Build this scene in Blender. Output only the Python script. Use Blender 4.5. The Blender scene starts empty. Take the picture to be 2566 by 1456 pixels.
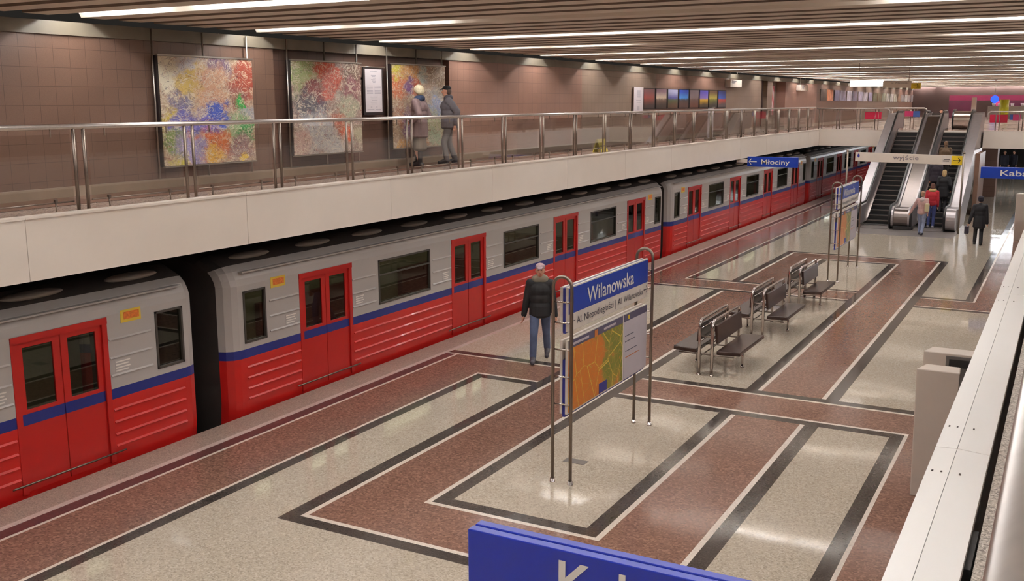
import bpy, math, random
from mathutils import Vector, Matrix, Euler
random.seed(7)
sc = bpy.context.scene
COL = sc.collection
PI = math.pi

# ------------------------------------------------------------------ camera, world, exposure
cd = bpy.data.cameras.new('camera')
cam = bpy.data.objects.new('camera', cd)
COL.objects.link(cam)
cd.sensor_width = 36.0
cd.lens = 2538.89 / 2566.0 * 36.0
cd.clip_start = 0.05
cd.clip_end = 400
_yaw, _pit, _rol = math.radians(28.714), math.radians(10.536), math.radians(-0.123)
_f = Vector((-math.sin(_yaw) * math.cos(_pit), math.cos(_yaw) * math.cos(_pit), -math.sin(_pit)))
_r = Vector((math.cos(_yaw), math.sin(_yaw), 0))
_u = _r.cross(_f)
_r2 = _r * math.cos(_rol) + _u * math.sin(_rol)
_u2 = -_r * math.sin(_rol) + _u * math.cos(_rol)
cam.matrix_world = Matrix(((_r2.x, _u2.x, -_f.x, 0), (_r2.y, _u2.y, -_f.y, 0), (_r2.z, _u2.z, -_f.z, 4.75), (0, 0, 0, 1)))
sc.camera = cam
world = bpy.data.worlds.new('hall_dark')
sc.world = world
world.use_nodes = True
world.node_tree.nodes['Background'].inputs[0].default_value = (0.02, 0.018, 0.016, 1)
world.node_tree.nodes['Background'].inputs[1].default_value = 1.0
sc.view_settings.view_transform = 'Standard'
sc.view_settings.look = 'None'
sc.view_settings.exposure = 0.0
sc.view_settings.gamma = 1.0
sc.view_settings.use_curve_mapping = False
LAMP_STRENGTH = 98.0
LAMP_COLOR = (0.96, 0.985, 1.02)

# ------------------------------------------------------------------ material helpers
def lin(c):
    return tuple((x / 255 / 12.92) if x / 255 <= 0.04045 else ((x / 255 + 0.055) / 1.055) ** 2.4 for x in c)

def new_mat(name):
    m = bpy.data.materials.new(name)
    m.use_nodes = True
    nt = m.node_tree
    return m, nt, nt.nodes['Principled BSDF']

def node(nt, kind, **kw):
    n = nt.nodes.new(kind)
    for k, v in kw.items():
        setattr(n, k, v)
    return n

def mat(name, rgb, rough=0.5, metal=0.0, var=0.06, scale=6.0, spec=0.5, coat=0.0):
    """plain paint / metal / cloth with a faint noise variation"""
    m, nt, b = new_mat(name)
    c = lin(rgb)
    b.inputs['Roughness'].default_value = rough
    b.inputs['Metallic'].default_value = metal
    b.inputs['Specular IOR Level'].default_value = spec
    if coat:
        b.inputs['Coat Weight'].default_value = coat
    tc = node(nt, 'ShaderNodeTexCoord')
    nz = node(nt, 'ShaderNodeTexNoise')
    nz.inputs['Scale'].default_value = scale
    nz.inputs['Detail'].default_value = 4
    nt.links.new(tc.outputs['Object'], nz.inputs['Vector'])
    rp = node(nt, 'ShaderNodeValToRGB')
    rp.color_ramp.elements[0].position = 0.3
    rp.color_ramp.elements[1].position = 0.7
    rp.color_ramp.elements[0].color = tuple(x * (1 - var) for x in c) + (1,)
    rp.color_ramp.elements[1].color = tuple(min(1, x * (1 + var)) for x in c) + (1,)
    nt.links.new(nz.outputs['Fac'], rp.inputs['Fac'])
    nt.links.new(rp.outputs['Color'], b.inputs['Base Color'])
    return m

def emit_mat(name, rgb_lin, strength):
    m, nt, b = new_mat(name)
    b.inputs['Base Color'].default_value = tuple(min(.8, c * .8) for c in rgb_lin) + (1,)
    b.inputs['Emission Color'].default_value = tuple(rgb_lin) + (1,)
    b.inputs['Emission Strength'].default_value = strength
    return m

def glass_mat(name, tint, refl=0.06, rough=0.02):
    m = bpy.data.materials.new(name)
    m.use_nodes = True
    nt = m.node_tree
    nt.nodes.clear()
    out = node(nt, 'ShaderNodeOutputMaterial')
    tr = node(nt, 'ShaderNodeBsdfTransparent')
    tr.inputs[0].default_value = tuple(tint) + (1,)
    gl = node(nt, 'ShaderNodeBsdfGlossy')
    gl.inputs['Color'].default_value = (1, 1, 1, 1)
    gl.inputs['Roughness'].default_value = rough
    lw = node(nt, 'ShaderNodeLayerWeight')
    lw.inputs['Blend'].default_value = 0.12
    mx = node(nt, 'ShaderNodeMath', operation='MULTIPLY_ADD')
    mx.inputs[1].default_value = 0.6
    mx.inputs[2].default_value = refl
    nt.links.new(lw.outputs['Fresnel'], mx.inputs[0])
    mix = node(nt, 'ShaderNodeMixShader')
    nt.links.new(mx.outputs[0], mix.inputs[0])
    nt.links.new(tr.outputs[0], mix.inputs[1])
    nt.links.new(gl.outputs[0], mix.inputs[2])
    nt.links.new(mix.outputs[0], out.inputs[0])
    return m

def terrazzo(name, base, dark, light, scale=55.0, rough=0.2, tile=0.6, rough_var=0.18, amount=0.5, spec=0.5):
    """polished stone: chips of three tones, tiles that differ slightly in tone and polish"""
    m, nt, b = new_mat(name)
    tc = node(nt, 'ShaderNodeTexCoord')
    vo = node(nt, 'ShaderNodeTexVoronoi')
    vo.inputs['Scale'].default_value = scale
    nt.links.new(tc.outputs['Object'], vo.inputs['Vector'])
    sep = node(nt, 'ShaderNodeSeparateColor')
    nt.links.new(vo.outputs['Color'], sep.inputs[0])
    rp = node(nt, 'ShaderNodeValToRGB')
    e = rp.color_ramp.elements
    e[0].position = 0.0
    e[0].color = lin(dark) + (1,)
    e[1].position = 1.0
    e[1].color = lin(light) + (1,)
    for p in (0.5 - amount * 0.3, 0.5 + amount * 0.3):
        k = e.new(p)
        k.color = lin(base) + (1,)
    nt.links.new(sep.outputs[0], rp.inputs['Fac'])
    # tile index -> white noise
    mp = node(nt, 'ShaderNodeVectorMath', operation='MULTIPLY')
    mp.inputs[1].default_value = (1 / tile, 1 / tile, 0)
    nt.links.new(tc.outputs['Object'], mp.inputs[0])
    fl = node(nt, 'ShaderNodeVectorMath', operation='FLOOR')
    nt.links.new(mp.outputs[0], fl.inputs[0])
    wn = node(nt, 'ShaderNodeTexWhiteNoise', noise_dimensions='2D')
    nt.links.new(fl.outputs[0], wn.inputs['Vector'])
    rm = node(nt, 'ShaderNodeMapRange')
    rm.inputs['To Min'].default_value = rough
    rm.inputs['To Max'].default_value = rough + rough_var
    pw = node(nt, 'ShaderNodeMath', operation='POWER')
    pw.inputs[1].default_value = 0.6
    nt.links.new(wn.outputs['Value'], pw.inputs[0])
    nt.links.new(pw.outputs[0], rm.inputs['Value'])
    nt.links.new(rm.outputs[0], b.inputs['Roughness'])
    # tone per tile
    hs = node(nt, 'ShaderNodeHueSaturation')
    tv = node(nt, 'ShaderNodeMapRange')
    tv.inputs['To Min'].default_value = 0.975
    tv.inputs['To Max'].default_value = 1.025
    sc2 = node(nt, 'ShaderNodeSeparateColor')
    nt.links.new(wn.outputs['Color'], sc2.inputs[0])
    nt.links.new(sc2.outputs[1], tv.inputs['Value'])
    nt.links.new(tv.outputs[0], hs.inputs['Value'])
    nt.links.new(rp.outputs['Color'], hs.inputs['Color'])
    nt.links.new(hs.outputs['Color'], b.inputs['Base Color'])
    # each slab laid a hair out of level
    geo = node(nt, 'ShaderNodeNewGeometry')
    sb = node(nt, 'ShaderNodeVectorMath', operation='SUBTRACT')
    sb.inputs[1].default_value = (0.5, 0.5, 0.5)
    nt.links.new(wn.outputs['Color'], sb.inputs[0])
    ml = node(nt, 'ShaderNodeVectorMath', operation='MULTIPLY')
    ml.inputs[1].default_value = (0.006, 0.006, 0)
    nt.links.new(sb.outputs[0], ml.inputs[0])
    ad = node(nt, 'ShaderNodeVectorMath', operation='ADD')
    nt.links.new(geo.outputs['Normal'], ad.inputs[0])
    nt.links.new(ml.outputs[0], ad.inputs[1])
    nm = node(nt, 'ShaderNodeVectorMath', operation='NORMALIZE')
    nt.links.new(ad.outputs[0], nm.inputs[0])
    nt.links.new(nm.outputs[0], b.inputs['Normal'])
    b.inputs['Specular IOR Level'].default_value = spec
    return m

def tiles(name, rgb, mortar, w=0.268, h=0.262, axis='Y', var=0.04, rough=0.38):
    """stacked wall tiles on a plane x = const (axis Y) or y = const (axis X)"""
    m, nt, b = new_mat(name)
    tc = node(nt, 'ShaderNodeTexCoord')
    sp = node(nt, 'ShaderNodeSeparateXYZ')
    nt.links.new(tc.outputs['Object'], sp.inputs[0])
    cb = node(nt, 'ShaderNodeCombineXYZ')
    nt.links.new(sp.outputs[1 if axis == 'Y' else 0], cb.inputs[0])
    nt.links.new(sp.outputs[2], cb.inputs[1])
    br = node(nt, 'ShaderNodeTexBrick')
    br.offset = 0.0
    br.squash = 1.0
    br.inputs['Scale'].default_value = 1.0
    br.inputs['Brick Width'].default_value = w
    br.inputs['Row Height'].default_value = h
    br.inputs['Mortar Size'].default_value = 0.004
    br.inputs['Mortar Smooth'].default_value = 0.2
    c = lin(rgb)
    br.inputs['Color1'].default_value = tuple(x * (1 - var) for x in c) + (1,)
    br.inputs['Color2'].default_value = tuple(x * (1 + var) for x in c) + (1,)
    br.inputs['Mortar'].default_value = lin(mortar) + (1,)
    nt.links.new(cb.outputs[0], br.inputs['Vector'])
    nz = node(nt, 'ShaderNodeTexNoise')
    nz.inputs['Scale'].default_value = 90
    nt.links.new(tc.outputs['Object'], nz.inputs['Vector'])
    mx = node(nt, 'ShaderNodeMix', data_type='RGBA', blend_type='OVERLAY')
    mx.inputs[0].default_value = 0.18
    nt.links.new(br.outputs['Color'], mx.inputs[6])
    nt.links.new(nz.outputs['Fac'], mx.inputs[7])
    nt.links.new(mx.outputs[2], b.inputs['Base Color'])
    b.inputs['Roughness'].default_value = rough
    return m

# ------------------------------------------------------------------ geometry helpers
class MB:
    def __init__(s):
        s.v, s.f, s.m, s.sm = [], [], [], []
    def quad(s, a, b, c, d, mi=0, sm=False):
        n = len(s.v)
        s.v += [tuple(a), tuple(b), tuple(c), tuple(d)]
        s.f.append((n, n + 1, n + 2, n + 3)); s.m.append(mi); s.sm.append(sm)
    def box(s, x0, x1, y0, y1, z0, z1, mi=0, M=None):
        p = [Vector((x, y, z)) for z in (z0, z1) for y in (y0, y1) for x in (x0, x1)]
        if M is not None:
            p = [M @ q for q in p]
        n = len(s.v)
        s.v += [tuple(q) for q in p]
        for f in ((0, 2, 3, 1), (4, 5, 7, 6), (0, 1, 5, 4), (2, 6, 7, 3), (0, 4, 6, 2), (1, 3, 7, 5)):
            s.f.append(tuple(n + i for i in f)); s.m.append(mi); s.sm.append(False)
        return s
    def tube(s, pts, r, n=10, mi=0, closed=False, cap=True):
        pts = [Vector(p) for p in pts]
        rs = r if isinstance(r, (list, tuple)) else [r] * len(pts)
        N = len(pts); base = len(s.v)
        prev = None
        for i, p in enumerate(pts):
            if closed:
                t = (pts[(i + 1) % N] - pts[i - 1]).normalized()
            else:
                t = (pts[min(i + 1, N - 1)] - pts[max(i - 1, 0)]).normalized()
            if prev is None:
                a = Vector((0, 0, 1)) if abs(t.z) < 0.9 else Vector((1, 0, 0))
                u = t.cross(a).normalized()
            else:
                u = (prev - t * prev.dot(t)).normalized()
            prev = u
            w = t.cross(u)
            for k in range(n):
                an = 2 * PI * k / n
                s.v.append(tuple(p + (u * math.cos(an) + w * math.sin(an)) * rs[i]))
        for i in range(N if closed else N - 1):
            j = (i + 1) % N
            for k in range(n):
                k2 = (k + 1) % n
                s.f.append((base + i * n + k, base + i * n + k2, base + j * n + k2, base + j * n + k))
                s.m.append(mi); s.sm.append(True)
        if cap and not closed:
            s.f.append(tuple(base + k for k in reversed(range(n)))); s.m.append(mi); s.sm.append(False)
            s.f.append(tuple(base + (N - 1) * n + k for k in range(n))); s.m.append(mi); s.sm.append(False)
        return s
    def prism(s, poly, axis, a, b, mi=0):
        """polygon of 2-D points extruded along axis 'x','y' or 'z' from a to b"""
        def P(q, t):
            return {'x': (t, q[0], q[1]), 'y': (q[0], t, q[1]), 'z': (q[0], q[1], t)}[axis]
        n = len(s.v); k = len(poly)
        s.v += [P(q, a) for q in poly] + [P(q, b) for q in poly]
        for i in range(k):
            j = (i + 1) % k
            s.f.append((n + i, n + j, n + k + j, n + k + i)); s.m.append(mi); s.sm.append(False)
        s.f.append(tuple(n + i for i in reversed(range(k)))); s.m.append(mi); s.sm.append(False)
        s.f.append(tuple(n + k + i for i in range(k))); s.m.append(mi); s.sm.append(False)
        return s
    def sphere(s, c, rx, ry=None, rz=None, nu=16, nv=10, mi=0):
        ry = rx if ry is None else ry; rz = rx if rz is None else rz
        n = len(s.v)
        for i in range(nv + 1):
            th = PI * i / nv
            for k in range(nu):
                ph = 2 * PI * k / nu
                s.v.append((c[0] + rx * math.sin(th) * math.cos(ph), c[1] + ry * math.sin(th) * math.sin(ph), c[2] + rz * math.cos(th)))
        for i in range(nv):
            for k in range(nu):
                k2 = (k + 1) % nu
                s.f.append((n + i * nu + k, n + (i + 1) * nu + k, n + (i + 1) * nu + k2, n + i * nu + k2)); s.m.append(mi); s.sm.append(True)
        return s
    def build(s, name, mats, parent=None, bevel=0.0, kind=None, segs=2):
        if not isinstance(mats, (list, tuple)):
            mats = [mats]
        me = bpy.data.meshes.new(name)
        org = parent_origin(parent)
        me.from_pydata([(x - org[0], y - org[1], z - org[2]) for x, y, z in s.v], [], s.f)
        for m in mats:
            me.materials.append(m)
        me.polygons.foreach_set('material_index', s.m)
        me.polygons.foreach_set('use_smooth', s.sm)
        me.update()
        import bmesh
        bm = bmesh.new(); bm.from_mesh(me)
        bmesh.ops.recalc_face_normals(bm, faces=bm.faces)
        bm.to_mesh(me); bm.free()
        o = bpy.data.objects.new(name, me)
        COL.objects.link(o)
        if parent is not None:
            o.parent = parent
        if bevel:
            bv = o.modifiers.new('bevel', 'BEVEL')
            bv.width = bevel; bv.segments = segs; bv.limit_method = 'ANGLE'
        if kind:
            o['kind'] = kind
        return o

def parent_origin(p):
    t = Vector((0, 0, 0))
    while p is not None:
        t += p.location
        p = p.parent
    return t

def thing(name, label, cat, loc=(0, 0, 0), group=None):
    o = bpy.data.objects.new(name, None)
    o.empty_display_size = 0.2
    COL.objects.link(o)
    o.location = loc
    o['label'] = label; o['category'] = cat
    if group:
        o['group'] = group
    return o

def tag(o, label, cat, group=None):
    o['label'] = label; o['category'] = cat
    if group:
        o['group'] = group
    return o

def struct(o):
    o['kind'] = 'structure'
    return o

KIDS = {}
def children_of(o):
    return [c for c in COL.objects if c.parent is o]

def dup(root, loc, label, group=None, rot=None):
    r = root.copy(); COL.objects.link(r)
    r.location = loc
    if rot is not None:
        r.rotation_euler = rot
    r['label'] = label
    if group:
        r['group'] = group
    for ch in children_of(root):
        c = ch.copy(); COL.objects.link(c); c.parent = r
        for g in children_of(ch):
            d = g.copy(); COL.objects.link(d); d.parent = c
    return r

def mesh_from(o, name):
    bpy.context.view_layer.update()
    dg = bpy.context.evaluated_depsgraph_get()
    me = bpy.data.meshes.new_from_object(o.evaluated_get(dg), depsgraph=dg)
    me.name = name
    return me

def text(string, name, material, M, width=None, height=None, parent=None, ext=0.004, align='LEFT', bold=0.0):
    """flat lettering; the text's own x,y plane is carried by matrix M; scaled to a width and a cap height"""
    cu = bpy.data.curves.new('t', 'FONT')
    cu.body = string
    cu.size = 1.0
    cu.extrude = 0.0
    cu.offset = bold
    cu.resolution_u = 3
    o = bpy.data.objects.new('t', cu)
    COL.objects.link(o)
    me = mesh_from(o, name)
    bpy.data.objects.remove(o); bpy.data.curves.remove(cu)
    xs = [v.co.x for v in me.vertices]
    x0, x1 = min(xs), max(xs)
    sx = width / (x1 - x0) if width else None
    sy = height / 0.729 if height else None
    if sx is None: sx = sy
    if sy is None: sy = sx
    sh = {'LEFT': -x0, 'CENTER': -(x0 + x1) / 2, 'RIGHT': -x1}[align]
    org = parent_origin(parent)
    for v in me.vertices:
        q = M @ Vector(((v.co.x + sh) * sx, v.co.y * sy, ext))
        v.co = q - org
    me.materials.clear(); me.materials.append(material)
    r = bpy.data.objects.new(name, me)
    COL.objects.link(r)
    if parent is not None:
        r.parent = parent
    return r

def ordinal(n):
    return ['first', 'second', 'third', 'fourth', 'fifth', 'sixth', 'seventh', 'eighth', 'ninth', 'tenth', 'eleventh', 'twelfth',
            'thirteenth', 'fourteenth', 'fifteenth', 'sixteenth', 'seventeenth', 'eighteenth', 'nineteenth', 'twentieth',
            'twenty-first', 'twenty-second', 'twenty-third', 'twenty-fourth', 'twenty-fifth', 'twenty-sixth', 'twenty-seventh',
            'twenty-eighth', 'twenty-ninth', 'thirtieth', 'thirty-first', 'thirty-second'][n]

# ------------------------------------------------------------------ materials
BEIGE = terrazzo('beige_terrazzo', (186, 172, 154), (158, 146, 130), (204, 192, 176), scale=60, rough=0.035, rough_var=0.05, spec=0.25)
BROWN = terrazzo('brown_terrazzo', (124, 91, 78), (98, 71, 61), (148, 113, 96), scale=42, rough=0.09, rough_var=0.08, amount=0.35, spec=0.14)
DARK = terrazzo('dark_stone', (66, 58, 54), (54, 47, 44), (80, 71, 66), scale=70, rough=0.08, rough_var=0.06, spec=0.2)
WHITE_STRIP = terrazzo('white_stone', (222, 206, 190), (206, 190, 176), (232, 220, 206), scale=70, rough=0.18, rough_var=0.1)
GRANITE = terrazzo('edge_granite', (158, 138, 124), (126, 110, 100), (180, 160, 146), scale=80, rough=0.35, rough_var=0.1, tile=1.2)
LIGHT_STRIP = terrazzo('pale_strip', (198, 178, 168), (182, 164, 154), (210, 192, 182), scale=80, rough=0.3, rough_var=0.1, tile=1.0)
RED_STRIP = terrazzo('warning_strip', (84, 52, 50), (70, 42, 42), (96, 62, 58), scale=50, rough=0.3, rough_var=0.1)
GREY_PLATE = mat('grey_plate', (128, 120, 116), 0.3, 0.0)
MEZZ = terrazzo('mezzanine_stone', (168, 146, 132), (132, 116, 106), (190, 172, 158), scale=60, rough=0.16, rough_var=0.1)
MEZZ_BROWN = terrazzo('mezzanine_brown_stone', (120, 86, 72), (92, 64, 54), (146, 110, 92), scale=50, rough=0.16, rough_var=0.1)
GREY_SPECK = terrazzo('grey_speckle', (176, 164, 152), (110, 100, 92), (214, 204, 194), scale=150, rough=0.4, rough_var=0.1, amount=0.2)
PARAPET = mat('parapet_white', (234, 220, 206), 0.32, var=0.02, scale=2)
COPING = mat('coping_white', (250, 245, 240), 0.22, var=0.015, scale=2)
SEAM = mat('seam_dark', (80, 70, 66), 0.8)
CONCRETE = mat('fascia_concrete', (112, 104, 90), 0.55, var=0.1, scale=3)
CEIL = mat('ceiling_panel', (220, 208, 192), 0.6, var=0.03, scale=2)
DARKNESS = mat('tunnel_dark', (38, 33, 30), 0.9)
TILE_A = tiles('brown_wall_tiles', (106, 82, 70), (78, 58, 50))
TILE_B = tiles('grey_brown_wall_tiles', (136, 116, 102), (104, 86, 74))
TILE_C = tiles('reddish_wall_tiles', (142, 108, 94), (106, 80, 70))
TILE_R = tiles('recess_wall_tiles', (104, 78, 68), (78, 58, 50))
SKIRT = mat('skirting_stone', (150, 134, 118), 0.35)
STEEL = mat('brushed_steel', (216, 208, 202), 0.38, 1.0, var=0.05, scale=30)
STEEL_D = mat('satin_steel_tube', (136, 124, 114), 0.42, 1.0, var=0.04, scale=30)
CHROME = mat('bright_steel', (200, 190, 186), 0.16, 1.0, var=0.03)
GLASS = glass_mat('railing_glass', (0.93, 0.92, 0.90), 0.03)
BLUE = mat('sign_blue', (20, 56, 156), 0.3, var=0.02)
BLUE_NEAR = mat('sign_blue_enamel', (18, 40, 150), 0.3, var=0.02, coat=0.35)
WHITE = mat('sign_white', (226, 212, 198), 0.4, var=0.02)
WHITE_C = mat('letter_white', (232, 224, 214), 0.45, var=0.02)
INK = mat('letter_ink', (58, 54, 66), 0.5)
YELLOW = mat('sign_yellow', (236, 200, 40), 0.4, var=0.02)
BLACK = mat('matt_black', (22, 20, 20), 0.6)
RUBBER = mat('black_rubber', (20, 18, 20), 0.35)
KIOSK = mat('kiosk_grey', (206, 190, 176), 0.4, var=0.02)
WOOD = mat('dark_brown_seat', (58, 41, 36), 0.27, var=0.08, scale=12)
RED = mat('train_red', (188, 30, 25), 0.34, var=0.02, scale=1, coat=0.1)
RED_D = mat('train_red_door', (176, 30, 26), 0.34, var=0.02, scale=1)
SILVER = mat('train_grey', (180, 172, 166), 0.36, var=0.02, scale=1)
NAVY = mat('train_blue_band', (30, 40, 112), 0.35, var=0.02, scale=1)
ROOF = mat('train_roof', (62, 54, 50), 0.7, var=0.1, scale=1.5)
VENT = mat('roof_vent_grey', (150, 136, 124), 0.6, var=0.08)
INTERIOR = mat('carriage_lining', (120, 116, 96), 0.6)
SEAT_R = mat('carriage_seat', (96, 40, 34), 0.6)
TRAIN_GLASS = glass_mat('train_glass', (0.42, 0.43, 0.38), 0.05)
LAMP = emit_mat('fluorescent_tube', LAMP_COLOR, LAMP_STRENGTH)

# ------------------------------------------------------------------ platform floor (one mesh, inlaid pattern)
CX = -5.34                    # centre line of the island platform
def build_floor():
    mats = [BEIGE, BROWN, DARK, WHITE_STRIP, GRANITE, LIGHT_STRIP, RED_STRIP, GREY_PLATE]
    B, N, D, W, G, LS, RS, GP = range(8)
    rects = []
    def R(x0, x1, y0, y1, m):
        rects.append((x0, x1, y0, y1, m))
    def RM(x0, x1, y0, y1, m):     # a strip and its mirror image about the centre line
        R(x0, x1, y0, y1, m); R(2 * CX - x1, 2 * CX - x0, y0, y1, m)
    Y0, Y1 = -8.0, 125.0
    R(-10.83, 0.15, Y0, Y1, B)
    RM(-10.83, -10.33, Y0, Y1, G)
    RM(-10.33, -10.23, Y0, Y1, LS)
    def side(y0, y1):              # edge stripe, brown walk, border of the inner field
        RM(-10.23, -10.03, y0, y1, RS); RM(-10.03, -9.98, y0, y1, W); RM(-9.98, -8.97, y0, y1, N)
    side(Y0, 16.32); side(24.93, Y1)
    def border(y0, y1):
        RM(-8.97, -8.92, y0, y1, W); RM(-8.92, -8.74, y0, y1, D)
    border(Y0, 15.09); border(26.20, Y1)
    # two central framed fields
    y0, y1 = 8.42, 32.72
    R(-7.74, -2.94, y0, y1, D); R(-7.54, -3.14, y0 + .18, y1 - .18, W); R(-7.47, -3.21, y0 + .25, y1 - .25, N)
    def L4(a, b): R(-6.49, -6.42, a, b, W); R(-6.42, -6.23, a, b, D)
    def L5(a, b): R(-4.26, -4.19, a, b, W); R(-4.45, -4.26, a, b, D)
    R(-6.49, -4.19, 9.62, 31.57, W); R(-6.42, -4.26, 9.69, 31.50, D); R(-6.23, -4.45, 9.88, 31.30, B)
    def L3(a, b): R(-7.74, -7.54, a, b, D); R(-7.54, -7.47, a, b, W)
    def L6(a, b): R(-3.21, -3.14, a, b, W); R(-3.14, -2.94, a, b, D)
    # first cross band
    R(-10.23, -0.45, 16.12, 16.32, D); R(-10.23, -0.45, 16.05, 16.12, W)
    R(-10.03, -0.65, 15.09, 16.05, N)
    RM(-10.03, -9.98, 15.02, 16.12, W)
    R(-8.97, -1.71, 15.02, 15.09, W); R(-8.92, -1.76, 14.82, 15.02, D)
    # the left pair of stripes passes over it, with brown between
    L3(14.8, 16.4); R(-7.47, -6.49, 14.8, 16.4, N); L4(14.8, 16.4)
    # second cross band
    R(-10.23, -0.45, 24.93, 25.13, D); R(-10.23, -0.45, 25.13, 25.20, W)
    RM(-10.23, -10.03, 24.93, 26.3, RS); RM(-10.03, -9.98, 25.13, 26.3, W)
    R(-9.98, -0.70, 25.20, 26.20, N)
    R(-8.97, -1.71, 26.20, 26.27, W); R(-8.92, -1.76, 26.27, 26.47, D)
    L5(24.8, 26.5); R(-4.19, -3.21, 24.8, 26.5, N); L6(24.8, 26.5)
    # landing plates of the escalators
    R(-7.35, -3.4, 38.4, 40.6, GP)
    xs = sorted({round(v, 4) for r in rects for v in r[:2]})
    ys = sorted({round(v, 4) for r in rects for v in r[2:4]})
    mb = MB()
    vid = {}
    def V(i, j):
        if (i, j) not in vid:
            vid[(i, j)] = len(mb.v); mb.v.append((xs[i], ys[j], 0.0))
        return vid[(i, j)]
    for i in range(len(xs) - 1):
        cxm = (xs[i] + xs[i + 1]) / 2
        for j in range(len(ys) - 1):
            cym = (ys[j] + ys[j + 1]) / 2
            k = None
            for r in rects:
                if r[0] < cxm < r[1] and r[2] < cym < r[3]:
                    k = r[4]
            mb.f.append((V(i, j), V(i + 1, j), V(i + 1, j + 1), V(i, j + 1))); mb.m.append(k); mb.sm.append(False)
    # platform edges
    mb.quad((-10.83, Y0, 0), (-10.83, Y1, 0), (-10.83, Y1, -1.2), (-10.83, Y0, -1.2), G)
    mb.quad((0.15, Y0, 0), (0.15, Y1, 0), (0.15, Y1, -1.2), (0.15, Y0, -1.2), G)
    o = mb.build('floor', mats)
    return struct(o)
build_floor()

# ------------------------------------------------------------------ the rest of the shell
FZ, PT, PB = 3.42, 3.46, 2.73      # mezzanine floor, parapet top, parapet bottom
WX = -12.58
DY = 48.75                          # front edge of the crossing deck
mb = MB(); mb.box(-14.4, -10.83, -8, 125, -1.6, -1.2); mb.box(0.15, 3.6, -8, 125, -1.6, -1.2)
struct(mb.build('floor_trackbed', DARKNESS))
mb = MB(); mb.box(-14.6, -14.4, -8, 125, -1.6, 2.75); mb.box(3.6, 3.8, -8, 125, -1.6, 2.75)
struct(mb.build('wall_tunnel', DARKNESS))
# mezzanine floors left and right, crossing deck with the escalator opening
mb = MB()
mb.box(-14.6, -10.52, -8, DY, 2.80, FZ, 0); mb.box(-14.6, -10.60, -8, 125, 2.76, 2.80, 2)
mb.quad((-12.55, -8, FZ + .004), (-11.55, -8, FZ + .004), (-11.55, 125, FZ + .004), (-12.55, 125, FZ + .004), 1)
mb.box(-0.145, 3.8, -8, DY, 2.80, FZ, 3)
mb.box(-14.6, -7.40, DY + .15, 125, 2.80, FZ, 0); mb.box(-3.40, 3.8, DY + .15, 125, 2.80, FZ, 0)
mb.box(-7.40, -3.40, 49.9, 54.7, 2.80, FZ, 0); mb.box(-7.40, -6.2, 54.7, 62, 2.80, FZ, 0); mb.box(-5.0, -3.40, 54.7, 62, 2.80, FZ, 0); mb.box(-7.40, -3.40, 62, 125, 2.80, FZ, 0)
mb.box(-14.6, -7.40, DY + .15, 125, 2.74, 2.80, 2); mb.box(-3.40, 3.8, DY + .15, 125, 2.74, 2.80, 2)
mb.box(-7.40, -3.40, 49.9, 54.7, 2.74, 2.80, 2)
struct(mb.build('floor_mezzanine', [MEZZ, MEZZ_BROWN, DARKNESS, GREY_SPECK]))
# white parapets with panel joints
mb = MB()
y = 7.40 - 3.56 * 4
while y < DY:
    a, b = max(y, -8), min(y + 3.552, DY - .02)
    mb.box(-10.52, -10.36, a, b, PB, PT - .015)
    mb.box(-10.53, -10.345, a, b, PT - .015, PT + .012)
    y += 3.56
struct(mb.build('trim_1', PARAPET))
mb = MB()
y = 4.0 - 3.56 * 3
while y < DY:
    a, b = max(y, -8), min(y + 3.552, DY - .02)
    mb.box(-0.345, -0.185, a, b, PB, PT - .03)
    mb.prism([(-0.355, PT - .03), (-0.355, PT), (-0.281, PT + .004), (-0.281, PT - .03)], 'y', a, b)
    mb.prism([(-0.279, PT - .03), (-0.279, PT + .004), (-0.168, PT - .004), (-0.168, PT - .034)], 'y', a, b)
    for yy in (a + .28, b - .28):
        for xx in (-.335, -.305, -.245):
            mb.box(xx - .003, xx + .003, yy - .006, yy + .006, PT - .01, PT + .005, 1)
    y += 3.56
struct(mb.build('trim_2', [COPING, SEAM]))
mb = MB()
for a, b in ((-10.36, -7.40), (-3.40, -0.35)):
    mb.box(a, b, DY, DY + .15, PB, PT); mb.box(a, b, DY - .012, DY + .16, PT, PT + .014)
struct(mb.build('trim_3', PARAPET))
# left wall in tiled bays
mb = MB()
bays = [(-8, 14.15, 0), (14.15, 20.0, 3), (20.0, 27.2, 2), (27.2, 33.2, 1), (33.2, 41.0, 2), (41.0, 46.6, 1), (51.0, 58, 2), (58, 70, 0), (70, 88, 1), (88, 125, 2)]
for a, b, k in bays:
    d = 0.16 if k == 3 else 0.0
    mb.box(WX - .5, WX - d, a, b, FZ + .02, 5.69, k)
struct(mb.build('wall_left', [TILE_A, TILE_B, TILE_C, TILE_R]))
mb = MB(); mb.box(WX - .6, WX - .45, 46.6, 51.0, FZ + .02, 5.69); struct(mb.build('wall_niche', TILE_B))
mb = MB(); mb.box(WX - .3, WX - .1, 48.0, 48.9, FZ + .02, 5.69); struct(mb.build('wall_pier', TILE_B))
mb = MB(); mb.box(WX - .3, WX + .035, -8, 46.6, FZ, FZ + .15); mb.box(WX - .3, WX + .035, 51, 125, FZ, FZ + .15)
struct(mb.build('baseboard_left', SKIRT))
mb = MB(); mb.box(WX - .5, WX + .04, -8, 125, 5.69, 5.875)
struct(mb.build('trim_4', CONCRETE))
mb = MB(); mb.box(2.0, 2.2, -8, 125, FZ, 5.9); struct(mb.build('wall_right', TILE_A))
mb = MB(); mb.box(-14.6, 3.8, -8.2, -8, -1.6, 6.5); struct(mb.build('wall_back', TILE_B))
mb = MB(); mb.box(-14.6, 3.8, 125, 125.2, -1.6, 6.5); struct(mb.build('wall_front', TILE_B))

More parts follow.
